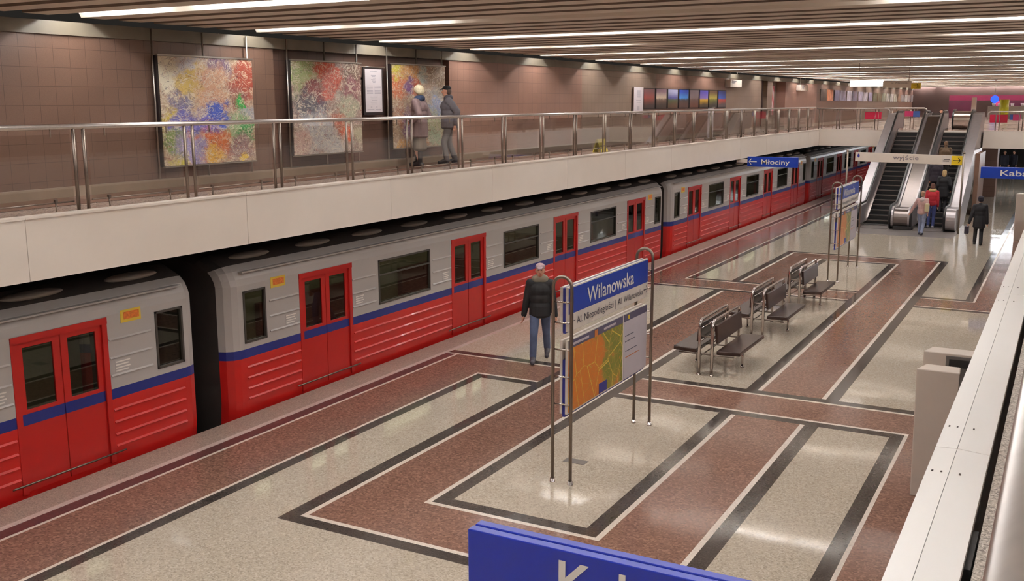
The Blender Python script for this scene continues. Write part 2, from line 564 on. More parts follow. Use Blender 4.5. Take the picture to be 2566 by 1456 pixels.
# ------------------------------------------------------------------ corrugated ceiling with lamp troughs
CZ = 5.945
ROW0, PITCH = 9.85, 3.58
def build_ceiling():
    mb = MB()
    prof = []
    for k in range(-5, 33):
        yc = ROW0 + PITCH * k
        prof += [(yc - .27, CZ, 0), (yc - .13, CZ + .25, 0), (yc + .13, CZ + .25, 0), (yc + .27, CZ, 0)]
        y = yc + .27
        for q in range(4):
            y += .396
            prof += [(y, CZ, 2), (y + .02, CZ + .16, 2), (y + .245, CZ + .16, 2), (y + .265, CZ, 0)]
            y += .265
    x0, x1 = -12.53, 2.0
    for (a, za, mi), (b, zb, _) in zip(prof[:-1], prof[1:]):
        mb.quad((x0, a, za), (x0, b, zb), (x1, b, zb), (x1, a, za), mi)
    mb.quad((-13.2, -8, 6.32), (3.8, -8, 6.32), (3.8, 125, 6.32), (-13.2, 125, 6.32), 1)
    return struct(mb.build('ceiling', [CEIL, DARKNESS, mat('ceiling_slot_shade', (138, 120, 106), .7, var=.03)]))  # unlit slots: the dark of the void is put into their colour
build_ceiling()

tube_mesh = None
n_lamp = 0
for k in range(-4, 31):
    yc = ROW0 + PITCH * k
    full = [(-12.32, -10.85)] + [(-10.2 + 1.63 * i, -10.2 + 1.63 * i + 1.55) for i in range(6)] + [(0.2, 1.7)]
    segs = full if k % 2 == 0 else [full[0], full[1], full[6], full[7]]
    for i, (a, b) in enumerate(segs):
        if tube_mesh is None:
            mb = MB(); mb.tube([(-.76, 0, 0), (.76, 0, 0)], .024, 8)
            o = mb.build('strip_light', LAMP); tube_mesh = o.data
        else:
            o = bpy.data.objects.new('strip_light', tube_mesh); COL.objects.link(o)
        o.location = ((a + b) / 2, yc, CZ + .14)
        back = k + 4
        where = ('over the left mezzanine' if i == 0 else 'over the right mezzanine' if i == len(segs) - 1
                 else '%s from left over the platform' % ordinal(i - 1))
        row = 'behind the viewpoint' if k < 0 else '%s row from the near end' % ordinal(k)
        if k < 0:
            row = '%s row behind the viewpoint' % ordinal(-k - 1)
        tag(o, 'ceiling tube, %s, %s' % (row, where), 'ceiling light', 'fluorescent tubes in the ceiling troughs')

# lamps under the crossing deck; the right-hand row is unseen, added as floor fill
for i, (xx, yy) in enumerate(((-2.5, 59.6), (-6.4, 58), (-8.2, 68), (.75, 51), (.75, 54), (.75, 57), (.75, 60), (.75, 64), (.75, 68), (.75, 73), (.75, 79))):
    mb = MB(); mb.tube([(xx - 1, yy, 2.70), (xx + 1, yy, 2.70)], .03, 8)
    tag(mb.build('strip_light', LAMP), 'unseen lit tube under the crossing deck, %s one back from the escalators' % ordinal(i), 'ceiling light', 'tubes under the crossing deck')
# ------------------------------------------------------------------ underground train
HALF = 9.37
DOORS = (-7.05, -2.35, 2.35, 7.05)
WINS = (-4.70, 0.0, 4.70)
def build_car(loc, label):
    car = thing('subway_car', label, 'train', loc, 'carriages of the passing train')
    X = loc[0]; Yc = loc[1]
    # profile of half a section: x inward from the platform side, z, material index of the strip that follows
    prof = [(-0.16, -0.75, 0), (-0.07, -0.40, 0), (-0.015, 0.02, 0), (0.0, 0.18, 0), (0.0, 0.86, 1), (0.0, 1.00, 2), (0.0, 1.09, 2), (0.0, 1.91, 2), (0.0, 2.0, 2),
            (-0.025, 2.10, 2), (-0.085, 2.22, 2), (-0.17, 2.31, 3), (-0.5, 2.46, 3), (-0.95, 2.54, 3), (-1.325, 2.565, 3)]
    full = prof + [(-2.65 - x, z, prof[max(0, len(prof) - 2 - i)][2]) for i, (x, z, m) in list(enumerate(reversed(prof[:-1])))]
    n = len(prof)
    # strips on the far side take the material of the mirrored strip
    mi = [p[2] for p in prof[:-1]]; strip_m = mi + mi[::-1]
    openings = [(c - .63, c + .63, 0.02, 1.91) for c in DOORS] + [(c - .86, c + .86, 1.09, 1.91) for c in WINS] + [(s * 8.80 - .25, s * 8.80 + .25, 1.09, 1.91) for s in (-1, 1)]
    ys = {-9.05, 9.05}
    for o in openings:
        ys |= {o[0], o[1]}
    ys = sorted(ys)
    st = [(-HALF, .24), (-HALF + .04, .13), (-HALF + .12, .045), (-HALF + .22, .008)] + [(y, 0.0) for y in ys] + [(HALF - .22, .008), (HALF - .12, .045), (HALF - .04, .13), (HALF, .24)]
    mb = MB()
    def P(y, ins, q):
        x, z = full[q][0], full[q][1]
        s = (1 - ins / 1.325)
        x2 = -1.325 + (x + 1.325) * s
        z2 = z if z < 2.0 else 2.0 + (z - 2.0) * (1 - ins * 1.2)
        return (X + x2, Yc + y, z2)
    for i in range(len(st) - 1):
        (ya, ia), (yb, ib) = st[i], st[i + 1]
        ym = (ya + yb) / 2
        for q in range(len(full) - 1):
            za, zb = sorted((full[q][1], full[q + 1][1]))
            if any(o[0] < ym < o[1] and o[2] - .01 <= za and zb <= o[3] + .01 for o in openings):
                continue
            mb.quad(P(ya, ia, q), P(yb, ib, q), P(yb, ib, q + 1), P(ya, ia, q + 1), strip_m[q], sm=False)
    for yy, ii in (st[0], st[-1]):      # end walls
        ring = [P(yy, ii, q) for q in range(len(full))]
        b = len(mb.v); mb.v += ring; mb.f.append(tuple(range(b, b + len(ring)))); mb.m.append(3); mb.sm.append(False)
    # pressed ribs along the sides
    stops = sorted([(o[0], o[1]) for o in openings if o[3] - o[2] > 1.2])
    free = []
    a = -9.02
    for s, e in stops:
        free.append((a, s - .09)); a = e + .09
    free.append((a, 9.02))
    for a, b in free:
        for z in (.20, .36, .53, .70):
            mb.prism([(X - .005, z - .004), (X + .020, z), (X + .020, z + .006), (X - .005, z + .034)], 'y', Yc + a, Yc + b, 0)
        segs = [(a, b)]
        for c in list(WINS) + [-8.80, 8.80]:
            h = .95 if abs(c) < 8 else .33
            out = []
            for s, e in segs:
                if s < c - h and e > c + h: out += [(s, c - h), (c + h, e)]
                elif s < c < e: out += [(s, c - h)] if c - h > s else [(c + h, e)] if c + h < e else []
                else: out.append((s, e))
            segs = out
        for s, e in segs:
            for z in (1.17, 1.41, 1.66):
                mb.prism([(X - .005, z - .004), (X + .018, z), (X + .018, z + .005), (X - .005, z + .03)], 'y', Yc + s, Yc + e, 2)
    mb.box(X - .1, X + .012, Yc - 9.05, Yc + 9.05, 2.19, 2.212, 2)      # rain gutter
    body = mb.build('body', [RED, NAVY, SILVER, ROOF], car)
    # lining behind the glass
    mb = MB()
    mb.box(X - 2.5, X - .05, Yc - 9.2, Yc + 9.2, .0, .03)
    mb.quad((X - 2.45, Yc - 9.2, 0), (X - 2.45, Yc + 9.2, 0), (X - 2.45, Yc + 9.2, 2.1), (X - 2.45, Yc - 9.2, 2.1))
    mb.quad((X - .2, Yc - 9.2, 2.12), (X - .2, Yc + 9.2, 2.12), (X - 2.45, Yc + 9.2, 2.12), (X - 2.45, Yc - 9.2, 2.12))
    for c in (-4.7, 0, 4.7):
        mb.box(X - 2.44, X - 1.95, Yc + c - 1.5, Yc + c + 1.5, .03, .45, 1); mb.box(X - 2.44, X - 2.32, Yc + c - 1.5, Yc + c + 1.5, .45, 1.0, 1)
        mb.box(X - .55, X - .06, Yc + c - 1.5, Yc + c + 1.5, .03, .45, 1)
    mb.build('interior', [INTERIOR, SEAT_R], car)
    mb = MB(); mb.box(X - 1.5, X - 1.2, Yc - 8.5, Yc + 8.5, 2.07, 2.10)
    mb.build('cabin_light', CABIN, car)
    for c in DOORS:
        mb = MB()
        mb.box(X - .04, X + .008, Yc + c - .70, Yc + c - .62, .0, 1.98); mb.box(X - .04, X + .008, Yc + c + .62, Yc + c + .70, .0, 1.98)
        mb.box(X - .04, X + .016, Yc + c - .70, Yc + c + .70, 1.90, 1.985)
        mb.build('door_frame', RED_D, car)
        for s in (-1, 1):
            a, b = sorted((c + s * .008, c + s * .63))
            mb = MB()
            x0, x1 = X - .05, X - .02
            mb.box(x0, x1, Yc + a, Yc + b, -.02, .86, 0); mb.box(x0, x1 + .002, Yc + a, Yc + b, .86, 1.0, 1)
            mb.box(x0, x1, Yc + a, Yc + b, 1.0, 1.05, 0); mb.box(x0, x1, Yc + a, Yc + b, 1.83, 1.91, 0)
            mb.box(x0, x1, Yc + a, Yc + a + .10, 1.05, 1.83, 0); mb.box(x0, x1, Yc + b - .10, Yc + b, 1.05, 1.83, 0)
            leaf = mb.build('door_leaf', [RED_D, NAVY], car)
            mb = MB(); mb.box(X - .04, X - .034, Yc + a + .09, Yc + b - .09, 1.04, 1.84); mb.build('pane', TRAIN_GLASS, leaf)
        mb = MB(); mb.tube([(X + .03, Yc + c - .85, .13), (X + .03, Yc + c + .85, .13)], .012, 6)
        mb.build('step_bar', STEEL_D, car)
    for c in DOORS:
        for sgn in (-1, 1):
            y0 = Yc + c + sgn * .92
            mb = MB()
            for i, z in enumerate((1.34, 1.30, 1.26, 1.22)):
                mb.box(X, X + .003, y0 - .12, y0 + .12 - .03 * (i % 2), z, z + .018)
            mb.box(X, X + .0015, y0 - .13, y0 + .13, 1.205, 1.37, 1)
            mb.build('notice_decal', [WHITE_C, SILVER], car)
    for c, h in [(w, .86) for w in WINS] + [(-8.80, .25), (8.80, .25)]:
        mb = MB()
        y0, y1 = Yc + c - h, Yc + c + h
        mb.box(X - .04, X + .012, y0, y1, 1.09, 1.125); mb.box(X - .04, X + .012, y0, y1, 1.875, 1.91)
        mb.box(X - .04, X + .012, y0, y0 + .035, 1.09, 1.91); mb.box(X - .04, X + .012, y1 - .035, y1, 1.09, 1.91)
        if h > .5:
            mb.box(X - .03, X + .01, y0, y1, 1.615, 1.64)
        w = mb.build('window', WIN_FRAME, car, bevel=.004)
        mb = MB(); mb.box(X - .03, X - .024, y0 + .02, y1 - .02, 1.11, 1.89); mb.build('pane', TRAIN_GLASS, w)
    for c in (-8.25, 8.15):
        mb = MB(); mb.box(X + .0, X + .0045, Yc + c - .17, Yc + c + .17, 1.86, 2.03, 0); mb.box(X + .004, X + .006, Yc + c - .12, Yc + c + .14, 1.90, 2.0, 1)
        mb.build('sticker', [STICK_Y, STICK_O], car)
    for i in range(12):
        c = -8.5 + i * 1.545
        mb = MB(); mb.sphere((X - .36, Yc + c, 2.385), .15, .46, .055, 16, 8)
        mb.build('roof_vent', VENT, car)
    mb = MB(); mb.tube([(X - 1.32, Yc + HALF - .1, -.35), (X - 1.32, Yc + HALF + .32, -.35)], .12, 10); mb.build('coupler', BLACK, car)
    mb = MB(); mb.box(X - 1.9, X - .75, Yc + HALF, Yc + HALF + .13, 0, 2.0); mb.build('gangway', BLACK, car, bevel=.03)
    mb = MB()
    for c in (-6.3, 6.3):
        mb.box(X - 2.4, X - .25, Yc + c - 1.5, Yc + c + 1.5, -.95, -.45)
        for d in (-1.05, 1.05):
            for e in (-.6, -2.05):
                mb.tube([(X + e - .07, Yc + c + d, -.75), (X + e + .07, Yc + c + d, -.75)], .42, 16)
    mb.build('bogie', BLACK, car)
    return car
CABIN = emit_mat('carriage_lamp', (1.0, 0.95, 0.75), 7.0)
WIN_FRAME = mat('window_gasket', (64, 58, 52), 0.5)
STICK_Y = mat('sticker_yellow', (226, 190, 70), 0.5)
STICK_O = mat('sticker_orange', (222, 120, 50), 0.5, var=0.2, scale=30)
TX = -10.93
car0 = build_car((TX, 1.10, 0), 'nearest red and grey subway carriage, cut off at the left edge')
for yy, lb in ((20.42, 'second red and grey subway carriage, behind the walking man in the black jacket'),
               (39.76, 'third red and grey subway carriage, below the blue hanging sign with the left arrow'),
               (59.10, 'farthest red and grey subway carriage, partly hidden behind the escalators')):
    dup(car0, (TX, yy, 0), lb)

# ------------------------------------------------------------------ railings
def railing(name, label, axis, fix, a, b, posts, z_rail, ends=(0, 0), pair=.145, glass_edge=.06, floor=FZ):
    """posts: list of positions of post pairs along the axis"""
    def P(t, z, d=0.0):
        return (fix + d, t, z) if axis == 'y' else (t, fix + d, z)
    o = thing(name, label, 'railing', P((a + b) / 2, floor))
    mb = MB()
    path = [P(a, z_rail), P(b, z_rail)]
    if ends[0]:
        path = [P(a + .02, z_rail - .35), P(a, z_rail - .12), P(a + .04, z_rail - .03), P(a + .12, z_rail)] + path[1:]
    if ends[1]:
        path = path[:-1] + [P(b - .12, z_rail), P(b - .04, z_rail - .03), P(b, z_rail - .12), P(b - .02, z_rail - .35)]
    mb.tube(path, .030, 12); mb.build('handrail', STEEL, o)
    for p in posts:
        for d in (-pair / 2, pair / 2):
            mb = MB(); mb.tube([P(p + d, floor), P(p + d, z_rail - .01)], .022, 10); mb.tube([P(p + d, floor), P(p + d, floor + .012)], .045, 12)
            mb.build('post', STEEL_D, o)
    edges = [a] + list(posts) + [b]
    for e0, e1 in zip(edges[:-1], edges[1:]):
        g0, g1 = e0 + (pair / 2 + glass_edge), e1 - (pair / 2 + glass_edge)
        if g1 - g0 < .3:
            continue
        mb = MB()
        lo, hi = P(g0, floor + .16, -.005), P(g1, z_rail - .09, .005)
        mb.box(min(lo[0], hi[0]), max(lo[0], hi[0]), min(lo[1], hi[1]), max(lo[1], hi[1]), lo[2], hi[2]) if axis == 'y' else mb.box(g0, g1, fix - .005, fix + .005, floor + .16, z_rail - .09)
        g = mb.build('glass_panel', GLASS, o)
        mb = MB(); mb.tube([P(g0, floor + .15), P(g1, floor + .15)], .010, 6)
        for q in (.17, .83):
            t = g0 + (g1 - g0) * q
            mb.tube([P(t, floor), P(t, floor + .17)], .010, 6); mb.box(*sum(([P(t, 0)[i] - .018, P(t, 0)[i] + .018] for i in (0, 1)), []), floor + .14, floor + .19)
            cl = MB(); cl.tube([P(t, z_rail - .12), P(t, z_rail - .02)], .009, 6); cl.build('clip', STEEL_D, g)
        mb.build('bottom_rail', STEEL_D, g)
    return o
posts = [8.42 + 1.777 * i for i in range(-6, 23)]
railing('glass_railing', 'long steel and glass railing along the left mezzanine', 'y', -10.64, -6.0, 49.0, posts, 4.47)
railing('glass_railing', 'steel and glass railing on the deck left of the escalators', 'x', 49.05, -10.58, -7.35, [-10.4, -9.6, -8.7, -7.9], 4.42, ends=(0, 1))
railing('glass_railing', 'steel and glass railing on the deck right of the escalators', 'x', 49.0, -3.30, -.05, [-2.9, -2.0, -1.1, -.3], 4.30, ends=(1, 0))
railing('glass_railing', 'short glass railing on the deck between the two escalator tops', 'x', 53.0, -8.2, -6.25, [-7.9, -6.9], 4.42, ends=(0, 1))
railing('glass_railing', 'steel tube railing close to the viewpoint at the right edge', 'y', 0.006, -6, 48.9, [-3, -1.2, 17.2, 19, 22, 25, 28, 31, 34, 37, 40, 43, 46], 4.475, glass_edge=.06)

# ------------------------------------------------------------------ station sign stands
MAPM = None
def map_material():
    m, nt, b = new_mat('city_map_print')
    tc = node(nt, 'ShaderNodeTexCoord')
    def vor(scale, feature='DISTANCE_TO_EDGE', rnd=1.0):
        v = node(nt, 'ShaderNodeTexVoronoi', feature=feature)
        v.inputs['Scale'].default_value = scale
        v.inputs['Randomness'].default_value = rnd
        nt.links.new(tc.outputs['Object'], v.inputs['Vector'])
        return v
    sp = node(nt, 'ShaderNodeSeparateXYZ'); nt.links.new(tc.outputs['Object'], sp.inputs[0])
    nz = node(nt, 'ShaderNodeTexNoise'); nz.inputs['Scale'].default_value = 1.9; nz.inputs['Detail'].default_value = 3
    nt.links.new(tc.outputs['Object'], nz.inputs['Vector'])
    ad = node(nt, 'ShaderNodeMath', operation='MULTIPLY_ADD'); ad.inputs[1].default_value = 0.34; 
    nt.links.new(sp.outputs[1], ad.inputs[0]); nt.links.new(nz.outputs['Fac'], ad.inputs[2])
    rp = node(nt, 'ShaderNodeValToRGB')
    e = rp.color_ramp.elements
    e[0].position = .33; e[0].color = lin((214, 122, 38)) + (1,)
    e[1].position = .52; e[1].color = lin((122, 128, 40)) + (1,)
    k = e.new(.40); k.color = lin((204, 120, 44)) + (1,)
    k = e.new(.44); k.color = lin((150, 140, 52)) + (1,)
    nt.links.new(ad.outputs[0], rp.inputs['Fac'])
    cur = rp.outputs['Color']
    for scale, w, col in ((2.3, .012, (226, 196, 84)), (6.0, .010, (206, 160, 70)), (11, .012, (190, 130, 60))):
        v = vor(scale)
        lt = node(nt, 'ShaderNodeMath', operation='LESS_THAN'); lt.inputs[1].default_value = w
        nt.links.new(v.outputs['Distance'], lt.inputs[0])
        mx = node(nt, 'ShaderNodeMix', data_type='RGBA')
        nt.links.new(lt.outputs[0], mx.inputs[0]); nt.links.new(cur, mx.inputs[6]); mx.inputs[7].default_value = lin(col) + (1,)
        cur = mx.outputs[2]
    nt.links.new(cur, b.inputs['Base Color'])
    b.inputs['Roughness'].default_value = 0.35
    return m
MAPM = map_material()
NOTICE = mat('notice_paper', (196, 186, 192), 0.5, var=0.02)
HEAD = mat('map_header', (84, 78, 104), 0.4)
CORE = mat('board_core_blue', (40, 44, 130), 0.4)
EDGE = mat('board_edge_white', (222, 210, 198), 0.4)
LINE_O = mat('line_orange', (206, 120, 60), 0.5)
LINE_G = mat('line_grey', (90, 86, 100), 0.5)

def face_right(x, y, z):      # lettering on a board facing +X, reading along +Y
    return Matrix(((0, 0, 1, x), (1, 0, 0, y), (0, 1, 0, z), (0, 0, 0, 1)))
def face_left(x, y, z):
    return Matrix(((0, 0, -1, x), (-1, 0, 0, y), (0, 1, 0, z), (0, 0, 0, 1)))
def face_near(x, y, z):       # facing -Y, reading along +X
    return Matrix(((1, 0, 0, x), (0, 0, -1, y), (0, 1, 0, z), (0, 0, 0, 1)))

def arrow(name, M, size, material, parent, left=False, weight=.09, ext=.005):
    mb = MB()
    s = -1 if left else 1
    def q(pts):
        n = len(mb.v)
        mb.v += [tuple(M @ Vector((s * x * size, y * size, ext))) for x, y in pts]
        mb.f.append(tuple(range(n, n + 4))); mb.m.append(0); mb.sm.append(False)
    w = weight
    q([(-.5, -w / 2), (.46, -w / 2), (.46, w / 2), (-.5, w / 2)])
    for t in (1, -1):
        q([(.5, 0), (.5 - w * .7, -t * w * .7), (.12, t * (.38 - w * .7)), (.12 + w * .7, t * .38)])
    return mb.build(name, material, parent)

def sign_stand(y0, label, y1):
    cx = -5.305
    o = thing('station_sign', label, 'sign', (cx, (y0 + y1) / 2, 0), 'station name stands on the platform')
    for yy in (y0, y1):
        pts = [(cx - .125, yy, 0.0), (cx - .125, yy, 2.53)]
        for i in range(1, 12):
            a = PI - PI * i / 12
            pts.append((cx + .125 * math.cos(a), yy, 2.53 + .125 * math.sin(a)))
        pts += [(cx + .125, yy, 2.53), (cx + .125, yy, 0.0)]
        mb = MB(); mb.tube(pts, .022, 12); mb.build('hoop_post', STEEL_D, o)
        for s in (-1, 1):
            mb = MB(); mb.tube([(cx + s * .125, yy, .0), (cx + s * .125, yy, .012), (cx + s * .125, yy, .014), (cx + s * .125, yy, .05), (cx + s * .125, yy, .052)], [.036, .036, .032, .032, .020], 14)
            mb.build('foot', CHROME, o)
        for z in (2.34, 2.08, 1.74, 1.395, 1.04):
            d = .06 if yy == y0 else -.03
            mb = MB(); mb.tube([(cx - .125, yy, z), (cx + .125, yy, z)], .011, 8)
            mb.tube([(cx, yy, z), (cx, yy + d, z)], .011, 8)
            mb.build('rung', CHROME, o)
    for s in (-1, 1):       # two skins with a blue core between
        ya, yb = y0 + .05, y1 - .01
        x_in, x_out = cx + s * .020, cx + s * .054
        xa, xb = min(x_in, x_out), max(x_in, x_out)
        mb = MB(); mb.box(xa, xb, ya, yb, 1.955, 2.515, 1); mb.box(min(x_out, x_out + s * .003), max(x_out, x_out + s * .003), ya + .015, yb - .005, 2.175, 2.50, 0)
        nb = mb.build('name_board', [BLUE, EDGE], o)
        Mf = (face_right if s > 0 else face_left)
        yl = ya if s > 0 else yb
        d = 1 if s > 0 else -1
        xf = x_out + s * .003
        text('Wilanowska', 'station_name', WHITE_C, Mf(xf, yl + d * .55, 2.235), width=1.58, height=.20, parent=nb, bold=.012)
        text('Al. Niepodległości', 'street_name', INK, Mf(x_out, yl + d * .25, 2.02), width=1.16, height=.095, parent=nb)
        text('|', 'divider', INK, Mf(x_out, yl + d * 1.48, 2.01), height=.11, parent=nb)
        text('Al. Wilanowska', 'street_name', INK, Mf(x_out, yl + d * 1.57, 2.02), width=.92, height=.095, parent=nb)
        arrow('arrow', Mf(x_out, yl + d * 2.59, 2.075), .15, INK, nb)
        arrow('arrow', Mf(x_out, yl + d * .14, 2.075), .12, INK, nb, left=True)
        mb = MB(); mb.box(xa, xb, ya, yb, .90, 1.845)
        bd = mb.build('map_board', EDGE, o)
        xo = x_out + s * .004
        def pl(name, a, b, z0, z1, m, th=.004):
            A, B_ = (ya + a, ya + b) if s > 0 else (yb - b, yb - a)
            q = MB(); q.box(min(x_out, x_out + s * th), max(x_out, x_out + s * th), A, B_, z0, z1)
            return q.build(name, m, bd)
        pl('map_header', .02, 1.76, 1.735, 1.835, HEAD)
        mp = pl('city_map', .02, 1.76, .92, 1.735, MAPM)
        pl('notice_header', 1.80, 2.66, 1.735, 1.835, HEAD, .006)
        pl('notice_sheet', 1.80, 2.66, .91, 1.735, NOTICE, .006)
        for a, b in ((.06, .62), (1.1, 1.5)):
            pl('header_lettering', a, b, 1.765, 1.795, NOTICE, .006)
        pl('header_lettering', 1.94, 2.0, 1.755, 1.815, YELLOW, .008)
        pl('map_badge', .80, .90, 1.73, 1.82, LINE_O, .007)
        pl('map_badge', .96, 1.22, .925, 1.06, CORE, .007)
        for k, (a, b, z, m) in enumerate(((1.84, 2.16, 1.52, LINE_G), (1.86, 2.3, 1.30, LINE_G), (1.86, 2.36, 1.21, LINE_O), (1.84, 2.2, 1.44, LINE_G))):
            pl('notice_line', a, b, z, z + .012, m, .008)
    mb = MB(); mb.box(cx - .0185, cx + .0185, y0 + .056, y1 - .02, 1.935, 2.505); mb.build('board_core', CORE, o)
    mb = MB(); mb.box(cx - .0185, cx + .0185, y0 + .056, y1 - .02, .86, 1.60); mb.build('board_core', CORE, o)
    return o
sign_stand(10.97, 'blue and white station name stand with city map, nearest on the platform', 13.71)
sign_stand(27.50, 'smaller looking blue and white station stand behind the benches, left of the escalators', 30.31)
mb = MB(); mb.box(-5.64, -5.33, 11.70, 11.86, .0005, .004)
tag(mb.build('floor_hatch', mat('hatch_grey', (84, 74, 66), .5)), 'small dark rectangular plate let into the pale floor under the near sign', 'floor plate')

# ------------------------------------------------------------------ benches
def build_bench(y0, label):
    cx = -5.335
    o = thing('bench', label, 'bench', (cx, y0 + .85, 0), 'double sided benches on the platform')
    for s in (-1, 1):
        x = cx + s * .115
        pts = [(x, y0, 0), (x, y0, .86)]
        for i in range(1, 8):
            a = PI / 2 * i / 7
            pts.append((x, y0 + .12 * (1 - math.cos(a)), .86 + .12 * math.sin(a)))
        ye = y0 + 1.62
        for i in range(8):
            a = PI / 2 * i / 7
            pts.append((x, ye - .12 + .12 * math.sin(a), .86 + .12 * math.cos(a)))
        pts.append((x, ye, 0))
        mb = MB(); mb.tube(pts, .029, 12); mb.build('frame_hoop', CHROME, o)
        mb = MB()
        for yy in (y0, ye):
            mb.tube([(x, yy, 0), (x, yy, .012), (x, yy, .02), (x, yy, .04)], [.04, .04, .03, .026], 12)
        mb.build('foot', CHROME, o)
        # backrest, leaning outwards at the bottom
        M = Matrix.Translation((x + s * .045, y0 + .82, .735)) @ Matrix.Rotation(s * -.10, 4, 'Y')
        mb = MB(); mb.box(-.024, .024, -.74, .74, -.16, .16, 0, M); mb.build('backrest', WOOD, o, bevel=.008)
        mb = MB()
        for z in (.60, .82):
            mb.tube([(x, y0, z), (x, y0 + 1.62, z)], .015, 8)
        mb.build('back_rail', CHROME, o)
        M = Matrix.Translation((cx + s * .395, y0 + .82, .425)) @ Matrix.Rotation(s * -.04, 4, 'Y')
        mb = MB(); mb.box(-.21, .21, -.79, .79, -.036, .036, 0, M); mb.build('seat', WOOD, o, bevel=.012)
        for yy in (y0 + .82,):
            mb = MB(); mb.tube([(cx + s * .43, yy, 0), (cx + s * .43, yy, .40)], .020, 10); mb.tube([(cx + s * .43, yy, 0), (cx + s * .43, yy, .035)], .032, 12)
            mb.build('leg', CHROME, o)
    mb = MB()
    for yy in (y0 + .02, y0 + .82, y0 + 1.60):
        mb.tube([(cx - .5, yy, .375), (cx + .5, yy, .375)], .014, 8)
        mb.tube([(cx - .115, yy, .70), (cx + .115, yy, .70)], .012, 8)
    mb.tube([(cx - .115, y0, .33), (cx - .115, y0 + 1.62, .33)], .012, 8); mb.tube([(cx + .115, y0, .33), (cx + .115, y0 + 1.62, .33)], .012, 8)
    mb.build('cross_bar', STEEL_D, o)
    return o
b0 = build_bench(16.82, 'nearest double sided bench with dark brown seats and steel hoops')
dup(b0, (b0.location.x, b0.location.y + 3.36, 0), 'middle double sided bench of the row of three')
dup(b0, (b0.location.x, b0.location.y + 6.50, 0), 'farthest double sided bench, next to the second station stand')

# ------------------------------------------------------------------ hanging direction signs
def hang_rods(o, xs, y, z0, z1):
    for x in xs:
        mb = MB(); mb.tube([(x, y, z0), (x, y, z1)], .008, 6); mb.build('hanger', STEEL_D, o)
def dir_sign(x0, x1, y, z0, z1, txt, tx, tw, label, arrow_x=None, th=.12, m=BLUE, groove=False, tz=None, thh=None):
    o = thing('direction_sign', label, 'sign', ((x0 + x1) / 2, y, z0))
    mb = MB(); mb.box(x0, x1, y, y + th * .47, z0, z1); mb.box(x0 + .004, x1 - .004, y + th * .53, y + th, z0, z1 + .002); mb.box(x0 + .03, x1 - .03, y + th * .45, y + th * .55, z0, z1 - .02)
    p = mb.build('panel', m, o, bevel=.006)
    h = z1 - z0
    text(txt, 'lettering', WHITE_C, face_near(tx, y, tz if tz else z0 + h * .27), width=tw, height=thh or h * .5, parent=p, bold=.012, ext=.004)
    if arrow_x is not None:
        arrow('arrow', face_near(arrow_x, y, z0 + h * .5), h * .85, WHITE_C, p, left=True)
    return o
s1 = dir_sign(-10.12, -8.33, 36.0, 2.47, 2.82, 'Młociny', -9.62, 1.0, 'blue sign with left arrow hanging under the left mezzanine edge', arrow_x=-9.93)
mb = MB(); mb.box(-10.52, -10.05, 36.02, 36.10, 2.60, 2.72); mb.build('wall_bracket', PARAPET, s1)
s2 = dir_sign(-2.50, -.50, 36.0, 2.31, 2.67, 'Kabaty', -1.92, 1.12, 'blue sign right of the escalators, cut by the right edge')
mb = MB(); mb.box(-.52, -.20, 36.02, 36.10, 2.62, 2.76); mb.build('wall_bracket', PARAPET, s2)
s3 = dir_sign(-2.565, -.36, 4.20, 2.22, 2.585, 'Kabaty', -2.04, .82, 'large blue sign cut off at the bottom edge, nearest to the viewpoint', m=BLUE_NEAR, th=.13, tz=2.33, thh=.215)
mb = MB(); mb.box(-.37, -.20, 4.24, 4.30, 2.35, 2.45); mb.build('wall_bracket', STEEL_D, s3)

# exit gate sign in front of the escalators
o = thing('exit_sign', 'long white exit sign on two posts across the foot of the escalators', 'sign', (-5.3, 40.05, 0))
for x in (-7.40, -3.36):
    mb = MB(); mb.tube([(x, 39.95, 0), (x, 39.95, 2.90)], .035, 10); mb.sphere((x, 39.95, 2.92), .05); mb.build('post', STEEL_D, o)
mb = MB(); mb.prism([(-7.13, 2.53), (-3.41, 2.47), (-3.41, 2.81), (-7.13, 2.87)], 'y', 40.0, 40.07); pn = mb.build('panel', WHITE, o, bevel=.006)
INKG = mat('exit_lettering_grey', (132, 120, 124), .5)
text('wyjście', 'lettering', INKG, face_near(-5.78, 40.0, 2.625), width=.89, height=.17, parent=pn, bold=.006)
mb = MB(); mb.box(-3.77, -3.41, 39.99, 40.002, 2.475, 2.805); yq = mb.build('yellow_square', YELLOW, o)
arrow('arrow', face_near(-3.59, 39.99, 2.64), .26, BLACK, yq)
mb = MB(); mb.box(-4.10, -3.79, 39.992, 40.002, 2.485, 2.812); iq = mb.build('icon_square', EDGE, o)
mb = MB()
for a, b, z, w in ((-4.06, -3.85, 2.60, .03), (-4.03, -3.83, 2.66, .018)):
    mb.box(a, b, 39.988, 39.993, z, z + w)
mb.build('escalator_icon', INK, iq)
mb = MB(); mb.box(-7.05, -6.97, 39.995, 40.001, 2.70, 2.78); mb.box(-7.03, -6.99, 39.994, 40.001, 2.67, 2.81); mb.build('blue_icon', CORE, o)

